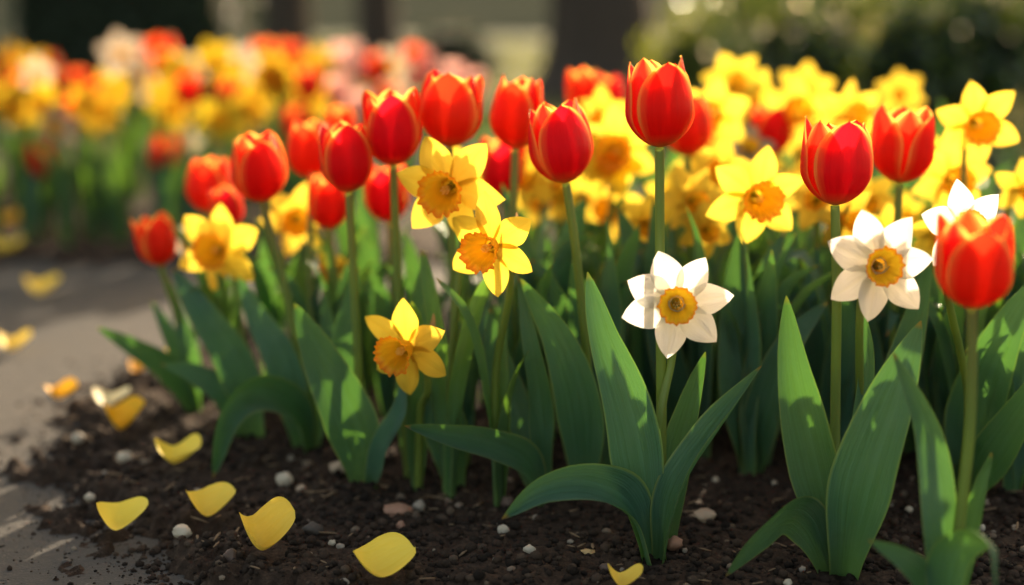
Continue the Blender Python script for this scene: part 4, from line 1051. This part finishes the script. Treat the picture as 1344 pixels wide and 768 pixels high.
# tall clipped hedge block on the left
o = thing('hedge', 'tall clipped dark hedge block standing behind the far bed', 'hedge', (-1.60, 6.2, -.02))
V, F = leaf_cloud([(0, 0, .8)], [(.47, .4, .82)], 16000, .016, box=True, seed=9); part('foliage', np_mesh('foliage', V, F, M_DARKHEDGE, False), o)
part('added_core', box_me('added_core', [(-.42, .42, -.35, .35, 0, 1.52)], M_CORE, .05), o)  # dark box added inside the leaves to block light
shrub('shrub', 'low round dark shrub at the edge beside the tall clipped hedge', 'shrub', (-2.32, 6.4, -.02), [(0, 0, .12)], [(.22, .22, .22)], 3000, .016, M_DARKHEDGE, 12)
shrub('bush', 'round dark dome-shaped bush on the lawn behind the pink tulips', 'bush', (-.40, 9.6, -.02), [(0, 0, .12)], [(.34, .32, .24)], 6000, .016, M_DARKHEDGE, 14)
def tree(loc, r, h, label, seed, crown_r, mat=M_BARK):
    o = thing('tree', label, 'tree', loc, 'trees behind the beds'); rr = random.Random(seed)
    V, UV = [], []; nu, nv = 40, 28
    for i in range(nu + 1):
        t = i / nu; z = h * t
        rad = r * (1 - .35 * t) + r * .55 * math.exp(-z / .14)
        for j in range(nv + 1):
            a = 6.28319 * (j % nv) / nv
            k = 1 + .10 * noise.noise(Vector((math.cos(a) * 3, math.sin(a) * 3, z * .7 + seed))) + .05 * noise.noise(Vector((math.cos(a) * 9, math.sin(a) * 9, z * 2 + seed)))
            V.append((rad * k * math.cos(a) + .05 * math.sin(z * .8 + seed), rad * k * math.sin(a), z)); UV.append((j / nv, t))
    part('trunk', mesh_data('trunk', V, grid_faces(nu, nv), mat, UV), o)
    cs, rs = [], []
    for k in range(6):
        a = k * 1.05 + rr.uniform(-.3, .3); tip = Vector((math.cos(a) * crown_r * .7, math.sin(a) * crown_r * .7, h + rr.uniform(.3, .9)))
        part('limb', tube_mesh('limb', [Vector((.0, 0, h * .86)), tip * .5 + Vector((0, 0, h * .48)), tip], r * .42, r * .12, mat, n=10), o)
        cs.append(tuple(tip)); rs.append((crown_r * .5, crown_r * .5, .5))
    V, F = leaf_cloud(cs, rs, 5000, .05, shell=.2, seed=seed); part('crown', np_mesh('crown', V, F, M_CROWN, False), o)
tree((at(792, 60, 7.6).x, 7.6, -.03), .29, 3.6, 'wide dark tree trunk behind the tallest tulip', 3, 1.0)
tree((at(384, 60, 8.4).x, 8.4, -.03), .15, 3.6, 'slender brown tree trunk behind the orange-red tulips', 5, .9)
tree((at(487, 60, 9.4).x, 9.4, -.03), .14, 3.8, 'slender grey-green tree trunk behind the pink tulips', 8, .9)
# grass of the lawn
k = 60000
gx = nprng.uniform(-6, 6.5, k); gy = 4.4 + nprng.random(k) ** 1.4 * 18
ok = np.abs(gx) < .42 * gy + .6; gx, gy = gx[ok], gy[ok]; k = len(gx)
a = nprng.uniform(0, 6.283, k); hgt = nprng.uniform(.03, .075, k); wd = nprng.uniform(.003, .006, k); ln = nprng.normal(0, .018, (k, 2))
B = np.column_stack([gx, gy, np.full(k, -.032)]); D = np.column_stack([np.cos(a) * wd, np.sin(a) * wd, np.zeros(k)])
Tp = B + np.column_stack([ln, hgt])
V = np.stack([B - D, B + D, Tp], 1).reshape(-1, 3)
go = setting('grass', np_mesh('grass', V, np.arange(len(V)).reshape(-1, 3), M_GRASS, False), 'stuff')
